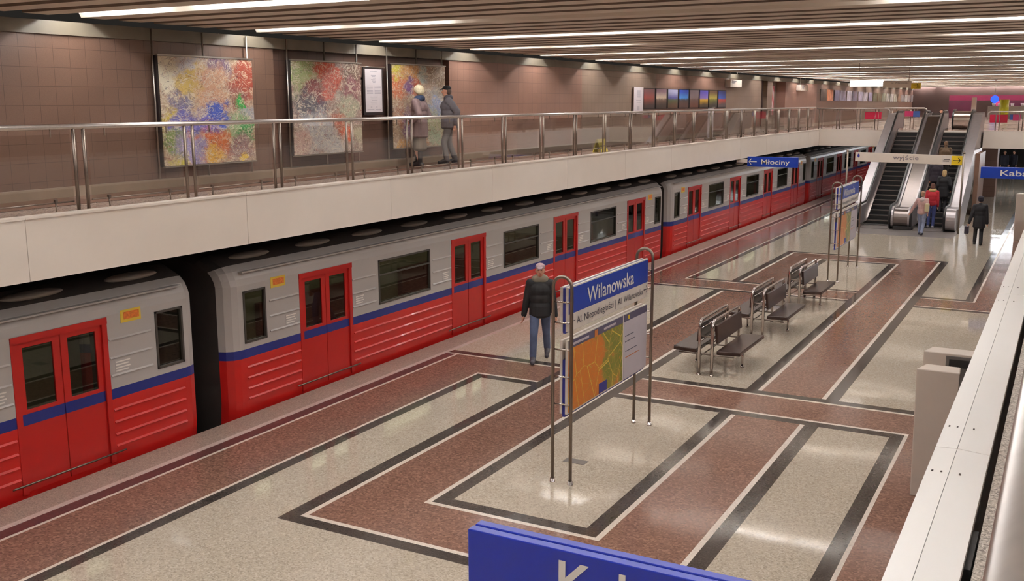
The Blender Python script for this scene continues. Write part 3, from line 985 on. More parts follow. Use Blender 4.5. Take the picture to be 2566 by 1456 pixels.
# backlit sign under the ceiling
o = thing('backlit_sign', 'long glowing white sign hanging from the ceiling above the escalators', 'sign', (-5.3, 34.0, 5.15))
mb = MB(); mb.box(-6.36, -5.36, 34.0, 34.12, 5.21, 5.40); mb.build('lit_panel', emit_mat('lit_sign', (1, .92, .86), 3.0), o)
mb = MB(); mb.box(-5.36, -4.52, 34.0, 34.12, 5.16, 5.36); mb.build('panel', WHITE, o)
mb = MB(); mb.box(-4.52, -4.25, 34.0, 34.12, 5.13, 5.30); q = mb.build('yellow_panel', YELLOW, o)
arrow('arrow', face_near(-4.38, 34.0, 5.215), .15, BLACK, q)
hang_rods(o, (-6.1, -4.6), 34.06, 5.3, CZ + .3)
text('al. Wilanowska', 'lettering', INKG, face_near(-5.1, 34.0, 5.29), width=.5, height=.05, parent=o)

# ------------------------------------------------------------------ escalators
STEP = mat('escalator_step', (20, 18, 18), .6)
NOSE = mat('step_nosing', (120, 108, 104), .45, .6)
PANEL_ST = mat('balustrade_steel', (186, 178, 178), .36, .75, var=.05)
TRUSS = mat('truss_cladding', (150, 116, 98), .4, var=.08)
EY0, EY1 = 40.55, 49.6       # foot and head of the run
def esc_z(y):
    a, b = EY0 + 1.15, EY1 - 1.05
    if y <= a: return 0.0
    if y >= b: return FZ
    # eased ends, straight middle
    t = (y - a) / (b - a)
    return FZ * t
def esc_path(x, off, y0, y1, n=30):
    return [(x, y0 + (y1 - y0) * i / n, esc_z(y0 + (y1 - y0) * i / n) + off) for i in range(n + 1)]
def band(mb, x0, x1, lo, hi, y0, y1, mi=0):
    """a thick board following the slope of the escalator"""
    n = 40
    ys = [y0 + (y1 - y0) * i / n for i in range(n + 1)]
    for a, b in zip(ys[:-1], ys[1:]):
        za, zb = esc_z(a), esc_z(b)
        c = [(x0, a, za + lo), (x1, a, za + lo), (x1, b, zb + lo), (x0, b, zb + lo), (x0, a, za + hi), (x1, a, za + hi), (x1, b, zb + hi), (x0, b, zb + hi)]
        n0 = len(mb.v); mb.v += c
        for f in ((0, 3, 2, 1), (4, 5, 6, 7), (0, 4, 7, 3), (1, 2, 6, 5)):
            mb.f.append(tuple(n0 + i for i in f)); mb.m.append(mi); mb.sm.append(False)
        if a == ys[0]:
            mb.f.append((n0, n0 + 1, n0 + 5, n0 + 4)); mb.m.append(mi); mb.sm.append(False)
        if b == ys[-1]:
            mb.f.append((n0 + 3, n0 + 7, n0 + 6, n0 + 2)); mb.m.append(mi); mb.sm.append(False)
def newel(mb, x0, x1, y, sgn, z, mi=0):
    """rounded end of a balustrade: half round in the y-z plane"""
    poly = [(y, z - .0)]
    for i in range(13):
        a = -PI / 2 + PI * i / 12
        poly.append((y + sgn * .42 * math.cos(a), z + .44 + .42 * math.sin(a)))
    poly.append((y, z + .86))
    mb.prism(poly, 'x', x0, x1, mi)
DECK_ST = mat('deck_panel_steel', (128, 118, 114), .3, 1.0, var=.05)
def escalator(x0, x1, label, lw, rw, left_outer, right_outer, filler=None):
    o = thing('escalator', label, 'escalator', ((x0 + x1) / 2, EY0, 0), 'escalators up to the crossing deck')
    mb = MB(); mb.box(x0, x1, EY0 - .45, EY0 + 1.2, .002, .02); mb.build('floor_plate', GREY_PLATE, o)
    mb = MB(); mb.box(x0, x1, EY1 - 1.05, EY1 + .35, FZ - .05, FZ + .012); mb.build('landing_plate', EDGE, o)
    n = 22
    for i in range(n):
        a = EY0 + .45 + (EY1 - 1.5 - EY0) * i / n
        b = EY0 + .45 + (EY1 - 1.5 - EY0) * (i + 1) / n
        z = max(.03, esc_z(b - .02))
        mb = MB(); mb.box(x0 + .01, x1 - .01, a, b + .05, z - .22, z, 0); mb.box(x0 + .01, x1 - .01, a - .006, a + .03, z - .03, z + .004, 1)
        mb.build('step', [STEP, NOSE], o)
    for side, (xa, xb, outer) in (('l', (x0 - lw, x0, left_outer)), ('r', (x1, x1 + rw, right_outer))):
        inner = xb if side == 'l' else xa
        d = -1 if side == 'l' else 1
        mb = MB(); band(mb, min(inner, inner + d * .05), max(inner, inner + d * .05), -.05, .14, EY0 - .1, EY1 + .2); mb.build('skirt', CHROME, o)
        mb = MB()
        xi, xo = inner + d * .05, (xa if side == 'l' else xb)
        lo_, hi_ = min(xi, xo), max(xi, xo)
        band(mb, lo_, hi_, -.03, .79, EY0 - .0, EY1 + .3)
        newel(mb, lo_, hi_, EY0, -1, 0.0); newel(mb, lo_, hi_, EY1 + .3, 1, FZ)
        mb.build('balustrade', PANEL_ST, o)
        hx = inner + d * .085
        pts = []
        for i in range(9):
            a = -PI / 2 + PI * i / 8
            pts.append((hx, EY0 - .45 * math.cos(a), .44 + .45 * math.sin(a)))
        pts += esc_path(hx, .885, EY0 + .1, EY1 + .25, 34)
        for i in range(9):
            a = PI / 2 - PI * i / 8
            pts.append((hx, EY1 + .3 + .45 * math.cos(a), FZ + .44 + .45 * math.sin(a)))
        mb = MB(); mb.tube(pts, .045, 8); mb.build('handrail', RUBBER, o)
        if outer:
            mb = MB(); band(mb, min(xo, xo + d * .04), max(xo, xo + d * .04), -.85, .80, EY0 + .4, EY1 + .1); mb.build('side_cladding', PANEL_ST, o)
    if filler:
        mb = MB(); fa, fb = filler
        band(mb, fa, fb, -.03, .70, EY0 + .02, EY1 + .3); newel(mb, fa, fb, EY0 + .06, -1, -.06); newel(mb, fa, fb, EY1 + .26, 1, FZ - .06)
        mb.build('deck_panel', DECK_ST, o)
        mb = MB(); mb.box(fa, fb + .18, EY0 - .40, EY0 + .1, .0, .14); mb.build('newel_base', BLACK, o, bevel=.02)
    # underside
    mb = MB()
    ys = [EY0 + .6 + (EY1 - EY0 - .7) * i / 20 for i in range(21)]
    prof = [(y, max(.005, esc_z(y) - .28)) for y in ys] + [(y, max(.0, esc_z(y) - 1.0)) for y in reversed(ys)]
    mb.prism(prof, 'x', x0 - (.70 if filler else lw - .02), x1 + rw - .02); mb.build('truss_cladding', TRUSS, o)
    return o
escalator(-6.85, -5.87, 'left escalator with empty black steps between steel balustrades', .42, .20, True, False)
escalator(-4.95, -3.97, 'right escalator carrying people up to the crossing deck', .20, .46, False, True, filler=(-5.66, -5.16))
o = thing('escalator_newel', 'rounded steel escalator end standing on the deck beyond the right escalator', 'escalator end', (-4.7, 53.2, FZ))
mb = MB(); newel(mb, -5.1, -4.25, 53.4, -1, FZ - .0); mb.box(-5.1, -4.25, 53.4, 54.4, FZ, FZ + .8); mb.build('balustrade_end', CHROME, o, bevel=.05)
for hx in (-5.08, -4.27):
    mb = MB(); mb.tube([(hx, 53.4 - .46 * math.cos(-PI / 2 + PI * i / 10), FZ + .45 + .46 * math.sin(-PI / 2 + PI * i / 10)) for i in range(11)] + [(hx, 54.4, FZ + .91)], .04, 8); mb.build('handrail', RUBBER, o)
# wedge under the right escalator and column below the deck
mb = MB(); mb.box(-3.95, -3.2, 56.3, 57.6, 0, 2.76); struct(mb.build('wall_column', TILE_C))
mb = MB(); mb.prism([(-3.47, 0), (-3.30, 0), (-3.30, 2.6), (-3.47, 2.6)], 'y', 46.5, 49.5); struct(mb.build('wall_escalator', TRUSS))
# ------------------------------------------------------------------ wall art on the left wall
def painting_mat(name, seed, ground, fields, strokes, fine=6.0):
    """abstract canvas: soft colour fields in the canvas' own 0..1 frame, covered with tangled strokes"""
    m, nt, b = new_mat(name)
    tc = node(nt, 'ShaderNodeTexCoord')
    sp = node(nt, 'ShaderNodeSeparateXYZ'); nt.links.new(tc.outputs['Generated'], sp.inputs[0])
    cb = node(nt, 'ShaderNodeCombineXYZ'); nt.links.new(sp.outputs[1], cb.inputs[0]); nt.links.new(sp.outputs[2], cb.inputs[1]); cb.inputs[2].default_value = seed
    warp = node(nt, 'ShaderNodeTexNoise'); warp.inputs['Scale'].default_value = 4.5; warp.inputs['Detail'].default_value = 8; warp.inputs['Roughness'].default_value = .72
    nt.links.new(cb.outputs[0], warp.inputs['Vector'])
    ws = node(nt, 'ShaderNodeVectorMath', operation='MULTIPLY_ADD'); ws.inputs[1].default_value = (.62, .62, 0); ws.inputs[2].default_value = (-.31, -.31, 0)
    nt.links.new(warp.outputs['Color'], ws.inputs[0])
    wv = node(nt, 'ShaderNodeVectorMath', operation='ADD'); nt.links.new(cb.outputs[0], wv.inputs[0]); nt.links.new(ws.outputs[0], wv.inputs[1])
    # ground
    g = node(nt, 'ShaderNodeTexNoise'); g.inputs['Scale'].default_value = 7; g.inputs['Detail'].default_value = 4
    nt.links.new(cb.outputs[0], g.inputs['Vector'])
    rp = node(nt, 'ShaderNodeValToRGB')
    rp.color_ramp.elements[0].position = .3; rp.color_ramp.elements[1].position = .7
    rp.color_ramp.elements[0].color = lin(ground[0]) + (1,); rp.color_ramp.elements[1].color = lin(ground[-1]) + (1,)
    if len(ground) > 2:
        k = rp.color_ramp.elements.new(.5); k.color = lin(ground[1]) + (1,)
    nt.links.new(g.outputs['Fac'], rp.inputs['Fac'])
    cur = rp.outputs['Color']
    for (u, v, r, col) in fields:
        d = node(nt, 'ShaderNodeVectorMath', operation='DISTANCE'); d.inputs[1].default_value = (u, v, seed)
        nt.links.new(wv.outputs[0], d.inputs[0])
        mr = node(nt, 'ShaderNodeMapRange'); mr.inputs['From Min'].default_value = r; mr.inputs['From Max'].default_value = r * .55
        nt.links.new(d.outputs['Value'], mr.inputs['Value'])
        mx = node(nt, 'ShaderNodeMix', data_type='RGBA'); nt.links.new(mr.outputs[0], mx.inputs[0]); nt.links.new(cur, mx.inputs[6]); mx.inputs[7].default_value = lin(col) + (1,)
        cur = mx.outputs[2]
    for i, (col, lo, hi, sc_) in enumerate(strokes):
        n = node(nt, 'ShaderNodeTexNoise'); n.inputs['Scale'].default_value = fine * sc_; n.inputs['Detail'].default_value = 3.0; n.inputs['Distortion'].default_value = 2.6
        of = node(nt, 'ShaderNodeVectorMath', operation='ADD'); of.inputs[1].default_value = (i * 3.7, i * 1.9, 0); nt.links.new(cb.outputs[0], of.inputs[0])
        nt.links.new(of.outputs[0], n.inputs['Vector'])
        a = node(nt, 'ShaderNodeMath', operation='GREATER_THAN'); a.inputs[1].default_value = lo
        c = node(nt, 'ShaderNodeMath', operation='LESS_THAN'); c.inputs[1].default_value = hi
        nt.links.new(n.outputs['Fac'], a.inputs[0]); nt.links.new(n.outputs['Fac'], c.inputs[0])
        mu = node(nt, 'ShaderNodeMath', operation='MULTIPLY'); nt.links.new(a.outputs[0], mu.inputs[0]); nt.links.new(c.outputs[0], mu.inputs[1])
        ms = node(nt, 'ShaderNodeMath', operation='MULTIPLY'); ms.inputs[1].default_value = .62; nt.links.new(mu.outputs[0], ms.inputs[0])
        mx = node(nt, 'ShaderNodeMix', data_type='RGBA'); nt.links.new(ms.outputs[0], mx.inputs[0]); nt.links.new(cur, mx.inputs[6]); mx.inputs[7].default_value = lin(col) + (1,)
        cur = mx.outputs[2]
    nt.links.new(cur, b.inputs['Base Color'])
    b.inputs['Roughness'].default_value = .5
    return m
FRAME = mat('frame_black', (34, 24, 24), .5)
ROD = mat('hanging_rod_steel', (176, 168, 158), .35, .9)
def painting(name, label, y0, y1, z0, z1, m, rods, top=5.86):
    o = thing(name, label, 'painting', (-12.46, (y0 + y1) / 2, z0), 'abstract canvases on the left wall')
    xb = -12.545
    mb = MB(); mb.box(xb, -12.455, y0 - .03, y1, z0, z1); mb.build('stretcher', FRAME, o)
    mb = MB(); mb.box(-12.455, -12.435, y0, y1, z0 + .01, z1 - .01); mb.build('canvas', m, o)
    mb = MB(); mb.box(-12.47, -12.42, y0 - .03, y1 + .02, z1 - .005, z1 + .02); mb.build('rail', ROD, o)
    mb = MB(); mb.box(-12.47, -12.42, y0 - .01, y1 + .01, z0 - .015, z0 + .005); mb.build('rail', ROD, o)
    for t in rods:
        mb = MB(); mb.tube([(-12.50, t, top), (-12.50, t, FZ + .15)], .014, 8); mb.build('hanging_rod', ROD, o)
    return o
WS = [((226, 214, 190), .52, .56, 1.0), ((70, 50, 60), .44, .463, 1.2), ((206, 190, 172), .60, .63, .8), ((150, 60, 50), .40, .415, .9), ((232, 222, 206), .47, .485, 1.6)]
P1 = painting_mat('canvas_many_colours', 1.0, [(196, 178, 146), (178, 150, 126), (206, 190, 160)],
    [(.06, .85, .22, (226, 216, 190)), (.3, .96, .18, (196, 192, 196)), (.34, .78, .20, (206, 176, 96)), (.62, .92, .14, (120, 92, 120)), (.9, .82, .22, (160, 74, 56)), (.55, .72, .24, (206, 160, 130)),
     (.85, .62, .16, (150, 90, 84)), (.95, .45, .18, (170, 172, 178)), (.20, .55, .17, (122, 116, 138)), (.08, .42, .14, (196, 172, 60)), (.22, .4, .18, (104, 100, 168)), (.45, .38, .16, (110, 100, 176)),
     (.60, .48, .13, (64, 88, 180)), (.86, .58, .09, (44, 156, 70)), (.80, .34, .18, (150, 172, 130)), (.92, .28, .12, (70, 140, 80)), (.1, .22, .15, (130, 150, 90)), (.42, .16, .20, (214, 110, 60)),
     (.62, .22, .18, (200, 112, 64)), (.25, .1, .2, (160, 150, 190)), (.5, .04, .12, (220, 170, 60)), (.82, .1, .2, (142, 116, 116)), (.82, .03, .09, (226, 190, 60)), (.15, .02, .12, (206, 196, 90))], WS)
P2 = painting_mat('canvas_red_top', 5.0, [(176, 160, 146), (150, 126, 116), (190, 180, 166)],
    [(.14, .9, .26, (150, 164, 110)), (.2, .72, .2, (170, 176, 130)), (.46, .92, .2, (206, 84, 56)), (.62, .86, .16, (196, 90, 66)), (.5, .76, .14, (196, 100, 84)), (.9, .9, .22, (110, 84, 70)),
     (.3, .62, .2, (128, 66, 64)), (.22, .5, .22, (84, 80, 88)), (.42, .52, .14, (96, 84, 96)), (.85, .7, .16, (140, 90, 96)), (.8, .5, .18, (166, 164, 140)), (.65, .3, .2, (176, 104, 84)),
     (.76, .2, .12, (206, 96, 60)), (.35, .25, .3, (176, 172, 172)), (.1, .1, .2, (190, 160, 150)), (.6, .06, .2, (186, 182, 180)), (.95, .2, .12, (196, 186, 160))], WS)
P3 = painting_mat('canvas_ochre', 9.0, [(170, 142, 120), (180, 156, 130), (150, 126, 110)],
    [(.1, .95, .15, (196, 186, 50)), (.34, .92, .22, (202, 150, 92)), (.56, .93, .12, (166, 176, 168)), (.85, .9, .24, (128, 104, 80)), (.12, .72, .2, (202, 120, 84)), (.3, .74, .12, (124, 84, 130)),
     (.45, .74, .12, (190, 100, 70)), (.8, .6, .2, (170, 164, 156)), (.85, .5, .16, (160, 170, 200)), (.3, .3, .2, (140, 104, 138)), (.75, .3, .22, (196, 196, 156)), (.1, .4, .16, (180, 130, 106)),
     (.15, .05, .12, (226, 170, 80)), (.5, .06, .14, (214, 150, 90)), (.8, .1, .15, (176, 190, 160))], WS)
painting('painting', 'large abstract canvas with a green patch and blue strokes, leftmost on the wall', 11.40, 13.44, 3.76, 5.47, P1, (11.34, 12.39, 13.40))
painting('painting', 'abstract canvas with a bright red patch at its top, between the other two', 14.46, 16.50, 3.79, 5.50, P2, (14.42, 15.47, 16.46))
painting('painting', 'ochre and brown abstract canvas behind the couple on the mezzanine', 17.58, 19.60, 3.79, 5.53, P3, (17.48, 18.56, 19.57))
def line_sheet(parent, x, y0, y1, rows, h, m, name='print'):
    mb = MB()
    for z, a, b in rows:
        mb.box(x, x + .002, y0 + (y1 - y0) * a, y0 + (y1 - y0) * b, z, z + h)
    return mb.build(name, m, parent)
PAPER = mat('poster_paper', (222, 212, 214), .45, var=.015)
FAINT = mat('faint_print', (176, 168, 176), .5)
o = thing('poster', 'narrow white text poster between the second and third canvas', 'poster', (-12.5, 17.0, 4.55))
mb = MB(); mb.box(-12.52, -12.50, 16.66, 17.34, 4.50, 5.44); mb.build('backing', FRAME, o)
for yy in (16.75, 17.25):
    mb = MB(); mb.box(-12.745, -12.51, yy - .02, yy + .02, 5.2, 5.24); mb.build('bracket', FRAME, o)
mb = MB(); mb.box(-12.50, -12.494, 16.72, 17.28, 4.555, 5.41); mb.build('sheet', PAPER, o)
line_sheet(o, -12.494, 16.72, 17.28, [(5.36, .3, .7)] + [(5.28 - i * .028, .36 + .05 * (i % 3), .64 - .04 * (i % 2)) for i in range(6)] +
           [(5.07 - i * .03, .1, .45) for i in range(6)] + [(5.07 - i * .03, .55, .92) for i in range(6)] + [(4.85 - i * .035, .3 + .04 * (i % 3), .7 - .05 * (i % 2)) for i in range(5)] + [(4.60, .1, .5), (4.60, .6, .9), (4.65, .3, .38), (4.65, .62, .7)], .012, FAINT)
mb = MB(); mb.tube([(-12.51, 16.58, 5.45), (-12.51, 17.42, 5.45)], .010, 8); mb.build('rail', ROD, o)

o = thing('info_sheet', 'tall white sheet at the left end of the row of landscape photographs', 'poster', (-12.5, 31.45, 4.36))
mb = MB(); mb.box(-12.54, -12.50, 31.02, 31.84, 4.37, 5.22); mb.build('sheet', PAPER, o)
line_sheet(o, -12.50, 31.02, 31.84, [(5.10 - i * .03, .32, .68) for i in range(8)] + [(4.79, .25, .75), (4.72, .3, .7)] + [(4.60 - i * .025, .4, .6) for i in range(6)] + [(4.40, .1, .3)], .014, FAINT)

def photo_mat(name, top, mid, low, base):
    m, nt, b = new_mat(name)
    tc = node(nt, 'ShaderNodeTexCoord')
    sp = node(nt, 'ShaderNodeSeparateXYZ'); nt.links.new(tc.outputs['Generated'], sp.inputs[0])
    nz = node(nt, 'ShaderNodeTexNoise'); nz.inputs['Scale'].default_value = 3.0; nz.inputs['Detail'].default_value = 4
    nt.links.new(tc.outputs['Generated'], nz.inputs['Vector'])
    ad = node(nt, 'ShaderNodeMath', operation='MULTIPLY_ADD'); ad.inputs[1].default_value = .25
    nt.links.new(nz.outputs['Fac'], ad.inputs[0]); nt.links.new(sp.outputs[2], ad.inputs[2])
    rp = node(nt, 'ShaderNodeValToRGB'); e = rp.color_ramp.elements
    e[0].position = .28; e[0].color = lin(base) + (1,); e[1].position = 1.08 if False else 1.0; e[1].color = lin(top) + (1,)
    for p, c in ((.55, low), (.66, mid)):
        k = e.new(p); k.color = lin(c) + (1,)
    nt.links.new(ad.outputs[0], rp.inputs['Fac']); nt.links.new(rp.outputs['Color'], b.inputs['Base Color'])
    b.inputs['Roughness'].default_value = .35
    return m
pics = [((120, 80, 84), (150, 70, 62), (120, 60, 50), (56, 42, 40), 'red dusk landscape photograph, leftmost of the row of eight'),
        ((150, 116, 130), (226, 206, 180), (110, 84, 70), (58, 46, 42), 'landscape photograph with a pale bright cloud, second of the row of eight'),
        ((190, 190, 220), (84, 84, 160), (70, 84, 50), (92, 66, 50), 'landscape photograph with white and violet sky over brown earth'),
        ((40, 78, 190), (80, 160, 236), (60, 50, 50), (84, 56, 50), 'photograph with the clear bright blue sky, in the row of eight'),
        ((126, 110, 118), (130, 112, 112), (96, 68, 60), (100, 60, 48), 'dull grey landscape photograph, fifth of the row of eight'),
        ((84, 76, 170), (130, 110, 180), (206, 160, 50), (60, 48, 36), 'photograph with violet sky over a yellow line'),
        ((96, 70, 50), (190, 176, 84), (110, 110, 50), (50, 42, 36), 'brown and yellow landscape photograph, second from the right end'),
        ((40, 56, 130), (60, 100, 190), (196, 76, 50), (84, 70, 74), 'blue photograph over a red foreground, rightmost of the eight')]
py = [31.88, 33.03, 34.18, 35.35, 36.5, 37.64, 38.8, 39.95]
for (a, b_, c, d, lb), y in zip(pics, py):
    o = thing('photograph', lb, 'photograph', (-12.5, y + .5, 4.52), 'landscape photographs on the left wall')
    mb = MB(); mb.box(-12.56, -12.52, y, y + 1.09, 4.51, 5.20); mb.build('frame', FRAME, o)
    mb = MB(); mb.box(-12.52, -12.512, y + .05, y + 1.02, 4.54, 5.17); mb.build('print', photo_mat('photo_print', a, b_, c, d), o)
# box signs at the wall head
for y0, y1, z0, z1, lb in ((41.0, 42.6, 5.33, 5.63, 'white rectangular wall sign under the ceiling, right of the landscape photographs'), (53.2, 54.8, 5.29, 5.58, 'smaller white wall sign right of the shop doorway')):
    o = thing('wall_sign', lb, 'sign', (-12.4, (y0 + y1) / 2, z0))
    mb = MB(); mb.box(-12.58, -12.34, y0, y1, z0, z1); mb.build('panel', WHITE, o, bevel=.01)
    line_sheet(o, -12.34, y0, y1, [(z1 - .07, .1, .5), (z1 - .12, .1, .42), (z1 - .17, .15, .4)], .025, INK)
    mb = MB()
    for yy in (y0 + .3, y1 - .3):
        mb.box(-12.47, -12.45, yy - .01, yy + .01, z1, CZ + .1)
    for i, yy in enumerate((y0 + .3, y1 - .3)):
        q = MB(); q.box(-12.47, -12.45, yy - .01, yy + .01, z1 - .01, 5.94); q.build('hanger', ROD, o)
# shop doorway with two posters
o = thing('poster', 'dark window poster with a yellow figure, in the shop doorway', 'poster', (-12.8, 47.2, 4.3))
mb = MB(); mb.box(-13.02, -13.005, 46.75, 47.75, 4.2, 5.5); mb.build('backing', FRAME, o)
mb = MB(); mb.prism([(47.1, 4.3), (47.4, 4.3), (47.36, 4.75), (47.5, 4.85), (47.36, 5.1), (47.25, 5.35), (47.16, 5.1), (47.02, 4.85), (47.14, 4.75)], 'x', -13.005, -12.998); mb.build('figure', YELLOW, o)
def stripe_mat():
    m, nt, b = new_mat('red_white_print')
    tc = node(nt, 'ShaderNodeTexCoord'); wv = node(nt, 'ShaderNodeTexWave', bands_direction='DIAGONAL'); wv.inputs['Scale'].default_value = 1.1; wv.inputs['Distortion'].default_value = 3
    nt.links.new(tc.outputs['Object'], wv.inputs['Vector'])
    rp = node(nt, 'ShaderNodeValToRGB'); rp.color_ramp.elements[0].color = lin((206, 84, 96)) + (1,); rp.color_ramp.elements[1].color = lin((230, 206, 206)) + (1,)
    nt.links.new(wv.outputs['Fac'], rp.inputs['Fac']); nt.links.new(rp.outputs['Color'], b.inputs['Base Color'])
    return m
o = thing('poster', 'red and white swirled banner in the shop doorway', 'poster', (-12.8, 49.8, 4.0))
mb = MB(); mb.box(-13.02, -13.005, 49.2, 50.5, 4.1, 5.5); mb.build('sheet', stripe_mat(), o)
mb = MB(); mb.box(-13.005, -12.998, 49.3, 50.2, 4.1, 4.55); mb.build('white_foot', PAPER, o)
# long row of small prints further along
shades = [(70, 58, 52), (214, 140, 104), (110, 104, 126), (150, 140, 156), (176, 168, 180), (140, 132, 150), (168, 158, 176), (190, 182, 190), (150, 140, 164), (120, 116, 90), (130, 118, 96), (150, 150, 130),
          (196, 188, 178), (206, 200, 196), (204, 196, 180), (150, 120, 100), (170, 160, 160), (206, 196, 190), (196, 180, 176), (160, 150, 150), (176, 166, 176), (190, 170, 160), (170, 160, 170), (150, 140, 140)]
for i, c in enumerate(shades):
    y = 58.8 + i * 1.9
    mb = MB(); z0 = 4.80 - .006 * i; z1 = 5.42 - .0045 * (y - 58.8)
    mb.box(-12.572, -12.54, y, y + 1.5, z0, z1)
    tag(mb.build('print', mat('small_print', c, .4, var=.35, scale=3.0)), 'small %s print, %s in the far row above the left mezzanine rail' %
        ('dark' if sum(c) < 240 else 'orange' if c[0] > 1.4 * c[2] and c[0] > 200 else 'grey', ordinal(i)), 'print', 'far row of small prints on the left wall')

# ------------------------------------------------------------------ mezzanine odds and ends
MAGENTA = mat('shop_magenta', (112, 20, 56), .4)
PLAC_R = mat('placard_red', (190, 24, 62), .35, var=.02)
PLAC_P = mat('placard_pink', (206, 66, 120), .35, var=.02)
PLAC_B = mat('placard_blue', (60, 96, 170), .35)
def placard(x0, x1, y, z0, z1, m, label, m2=None, split=.5):
    mb = MB(); mb.box(x0, x1, y, y + .015, z0, z1, 0)
    if m2:
        mb.box(x0 + (x1 - x0) * split, x1, y - .006, y, z0 - .02, z1, 1)
    return tag(mb.build('placard', [m, m2 or m]), label, 'placard', 'placards fixed to the deck railings')
placard(-8.42, -7.70, 49.03, 3.95, 4.28, PLAC_R, 'crimson rectangular placard on the deck railing left of the escalators')
placard(-7.25, -6.55, 52.978, 4.02, 4.28, PLAC_P, 'pink and blue placard on the short railing between the escalator tops', PLAC_B, .55)
placard(-3.22, -2.52, 49.03, 3.83, 4.17, PLAC_R, 'crimson rectangular placard on the deck railing right of the escalators')
placard(-2.45, -2.02, 49.03, 3.95, 4.18, PLAC_B, 'blue and pink placard at the right end of the deck railing', PLAC_P, .3)
o = thing('caution_sign', 'small yellow sign standing on the mezzanine floor behind the railing', 'caution sign', (-11.2, 25.45, FZ))
for s in (-1, 1):
    M = Matrix.Translation((-11.2 + s * .07, 25.45, FZ + .17)) @ Matrix.Rotation(-s * .35, 4, 'Y')
    mb = MB(); mb.box(-.01, .01, -.21, .21, -.18, .18, 0, M); mb.box(.011 * s - .003, .011 * s + .003, -.2, .2, -.03, .0, 1, M); mb.build('panel', [mat('caution_yellow', (222, 204, 90), .5), INK], o)
o = thing('banner_stand', 'tall narrow white stand on the mezzanine under the row of photographs', 'banner', (-11.4, 35.6, FZ))
mb = MB(); mb.box(-11.42, -11.36, 35.35, 35.85, FZ + .06, FZ + 1.12); mb.build('sheet', PAPER, o)
mb = MB(); mb.box(-11.52, -11.27, 35.3, 35.9, FZ, FZ + .06); mb.build('base', STEEL_D, o, bevel=.02)
mb = MB(); mb.tube([(-11.34, 35.3, FZ + 1.13), (-11.34, 35.9, FZ + 1.13)], .014, 8); mb.build('top_bar', STEEL_D, o)

# info pillars on the platform
def pillar(name, label, x0, x1, y0, y1, h, panel=False):
    o = thing(name, label, 'pillar', ((x0 + x1) / 2, (y0 + y1) / 2, 0))
    mb = MB()
    d = .02
    n = len(mb.v)
    mb.v += [(x0, y0, 0), (x1, y0, 0), (x1, y1, 0), (x0, y1, 0), (x0 - .03, y0, h), (x1 + .01, y0, h), (x1 - .01, y1, h), (x0 + .05, y1, h)]
    for f in ((3, 2, 1, 0), (4, 5, 6, 7), (0, 1, 5, 4), (1, 2, 6, 5), (2, 3, 7, 6), (3, 0, 4, 7)):
        mb.f.append(tuple(n + i for i in f)); mb.m.append(0); mb.sm.append(False)
    mb.build('housing', KIOSK, o, bevel=.012)
    if panel:
        xm = x1 - .02
        mb = MB(); mb.box(x0 + .24, xm, y0 - .012, y0, .62, h - .03); q = mb.build('control_panel', mat('device_grey', (96, 90, 86), .5), o, bevel=.01)
        mb = MB(); mb.box(x0 + .28, xm - .04, y0 - .018, y0 - .011, h - .17, h - .07); mb.build('display', BLACK, q)
        for z in (1.33, 1.14):
            mb = MB(); mb.box(x0 + .27, x0 + .33, y0 - .03, y0 - .01, z, z + .06); mb.build('knob', BLACK, q)
        mb = MB(); mb.tube([(x0 + .3, y0 - .02, 1.3), (x0 + .36, y0 - .05, 1.2), (x0 + .32, y0 - .04, 1.05), (x0 + .38, y0 - .03, .9)], .008, 6); mb.build('cable', BLACK, q)
    return o
pillar('info_pillar', 'plain light grey pillar beside the right mezzanine edge, blank face to the viewpoint', -1.375, -.93, 12.65, 12.95, 1.60)
pillar('help_pillar', 'grey pillar with a dark device panel, just behind the blank grey pillar', -1.40, -.83, 13.5, 13.8, 1.63, panel=True)
pillar('info_pillar', 'distant grey pillar at the right edge beyond the walking man in black', -1.50, -1.0, 38.9, 39.3, 1.62)

# things in the gap behind the right parapet
o = thing('junction_box', 'small black box in the gap behind the near white coping', 'box', (-.165, 3.2, 3.2))
mb = MB(); mb.box(-.178, -.15, 3.0, 3.3, 3.25, 3.43); mb.build('housing', BLACK, o)
# ------------------------------------------------------------------ far hall: shops at the end
mb = MB(); mb.box(-12.6, 2.0, 96.0, 96.3, FZ, 5.95); struct(mb.build('wall_far', mat('far_wall', (78, 58, 54), .6, var=.1, scale=.6)))
o = thing('storefront', 'magenta shop front across the far end of the hall', 'shop', (-5, 90, FZ))
mb = MB(); mb.box(-9.0, 1.5, 90.0, 90.3, 4.8, 5.2); mb.build('fascia', MAGENTA, o)
mb = MB(); mb.box(-9.0, -7.0, 90.05, 90.25, FZ, 4.75); mb.box(-4.9, 1.5, 90.05, 90.25, FZ, 4.75); mb.build('back_panel', mat('shop_plum', (72, 22, 44), .4, var=.2, scale=1), o)
mb = MB(); mb.box(-6.0, 1.5, 88.2, 88.9, FZ, FZ + .95); tag(mb.build('shop_counter', mat('counter_grey', (150, 140, 134), .4)), 'long grey counter in front of the far magenta shops', 'counter')
mb = MB(); mb.box(-5.55, -5.0, 89.9, 89.98, 4.3, 4.75); mb.build('pink_panel', PLAC_P, o)
o = thing('round_sign', 'glowing blue round sign in front of the far magenta shops', 'sign', (-5.1, 81, 4.87))
mb = MB(); mb.tube([(-5.1, 81.0, 4.87), (-5.1, 81.1, 4.87)], .27, 24); mb.build('disc', emit_mat('blue_glow', (.03, .12, 1.0), 1.2), o)
mb = MB(); mb.tube([(-5.1, 81.05, 5.1), (-5.1, 81.05, CZ + .1)], .02, 8); mb.build('hanger', STEEL_D, o)
mb = MB(); mb.tube([(-4.72, 86, FZ), (-4.72, 86, 4.85)], .32, 20)
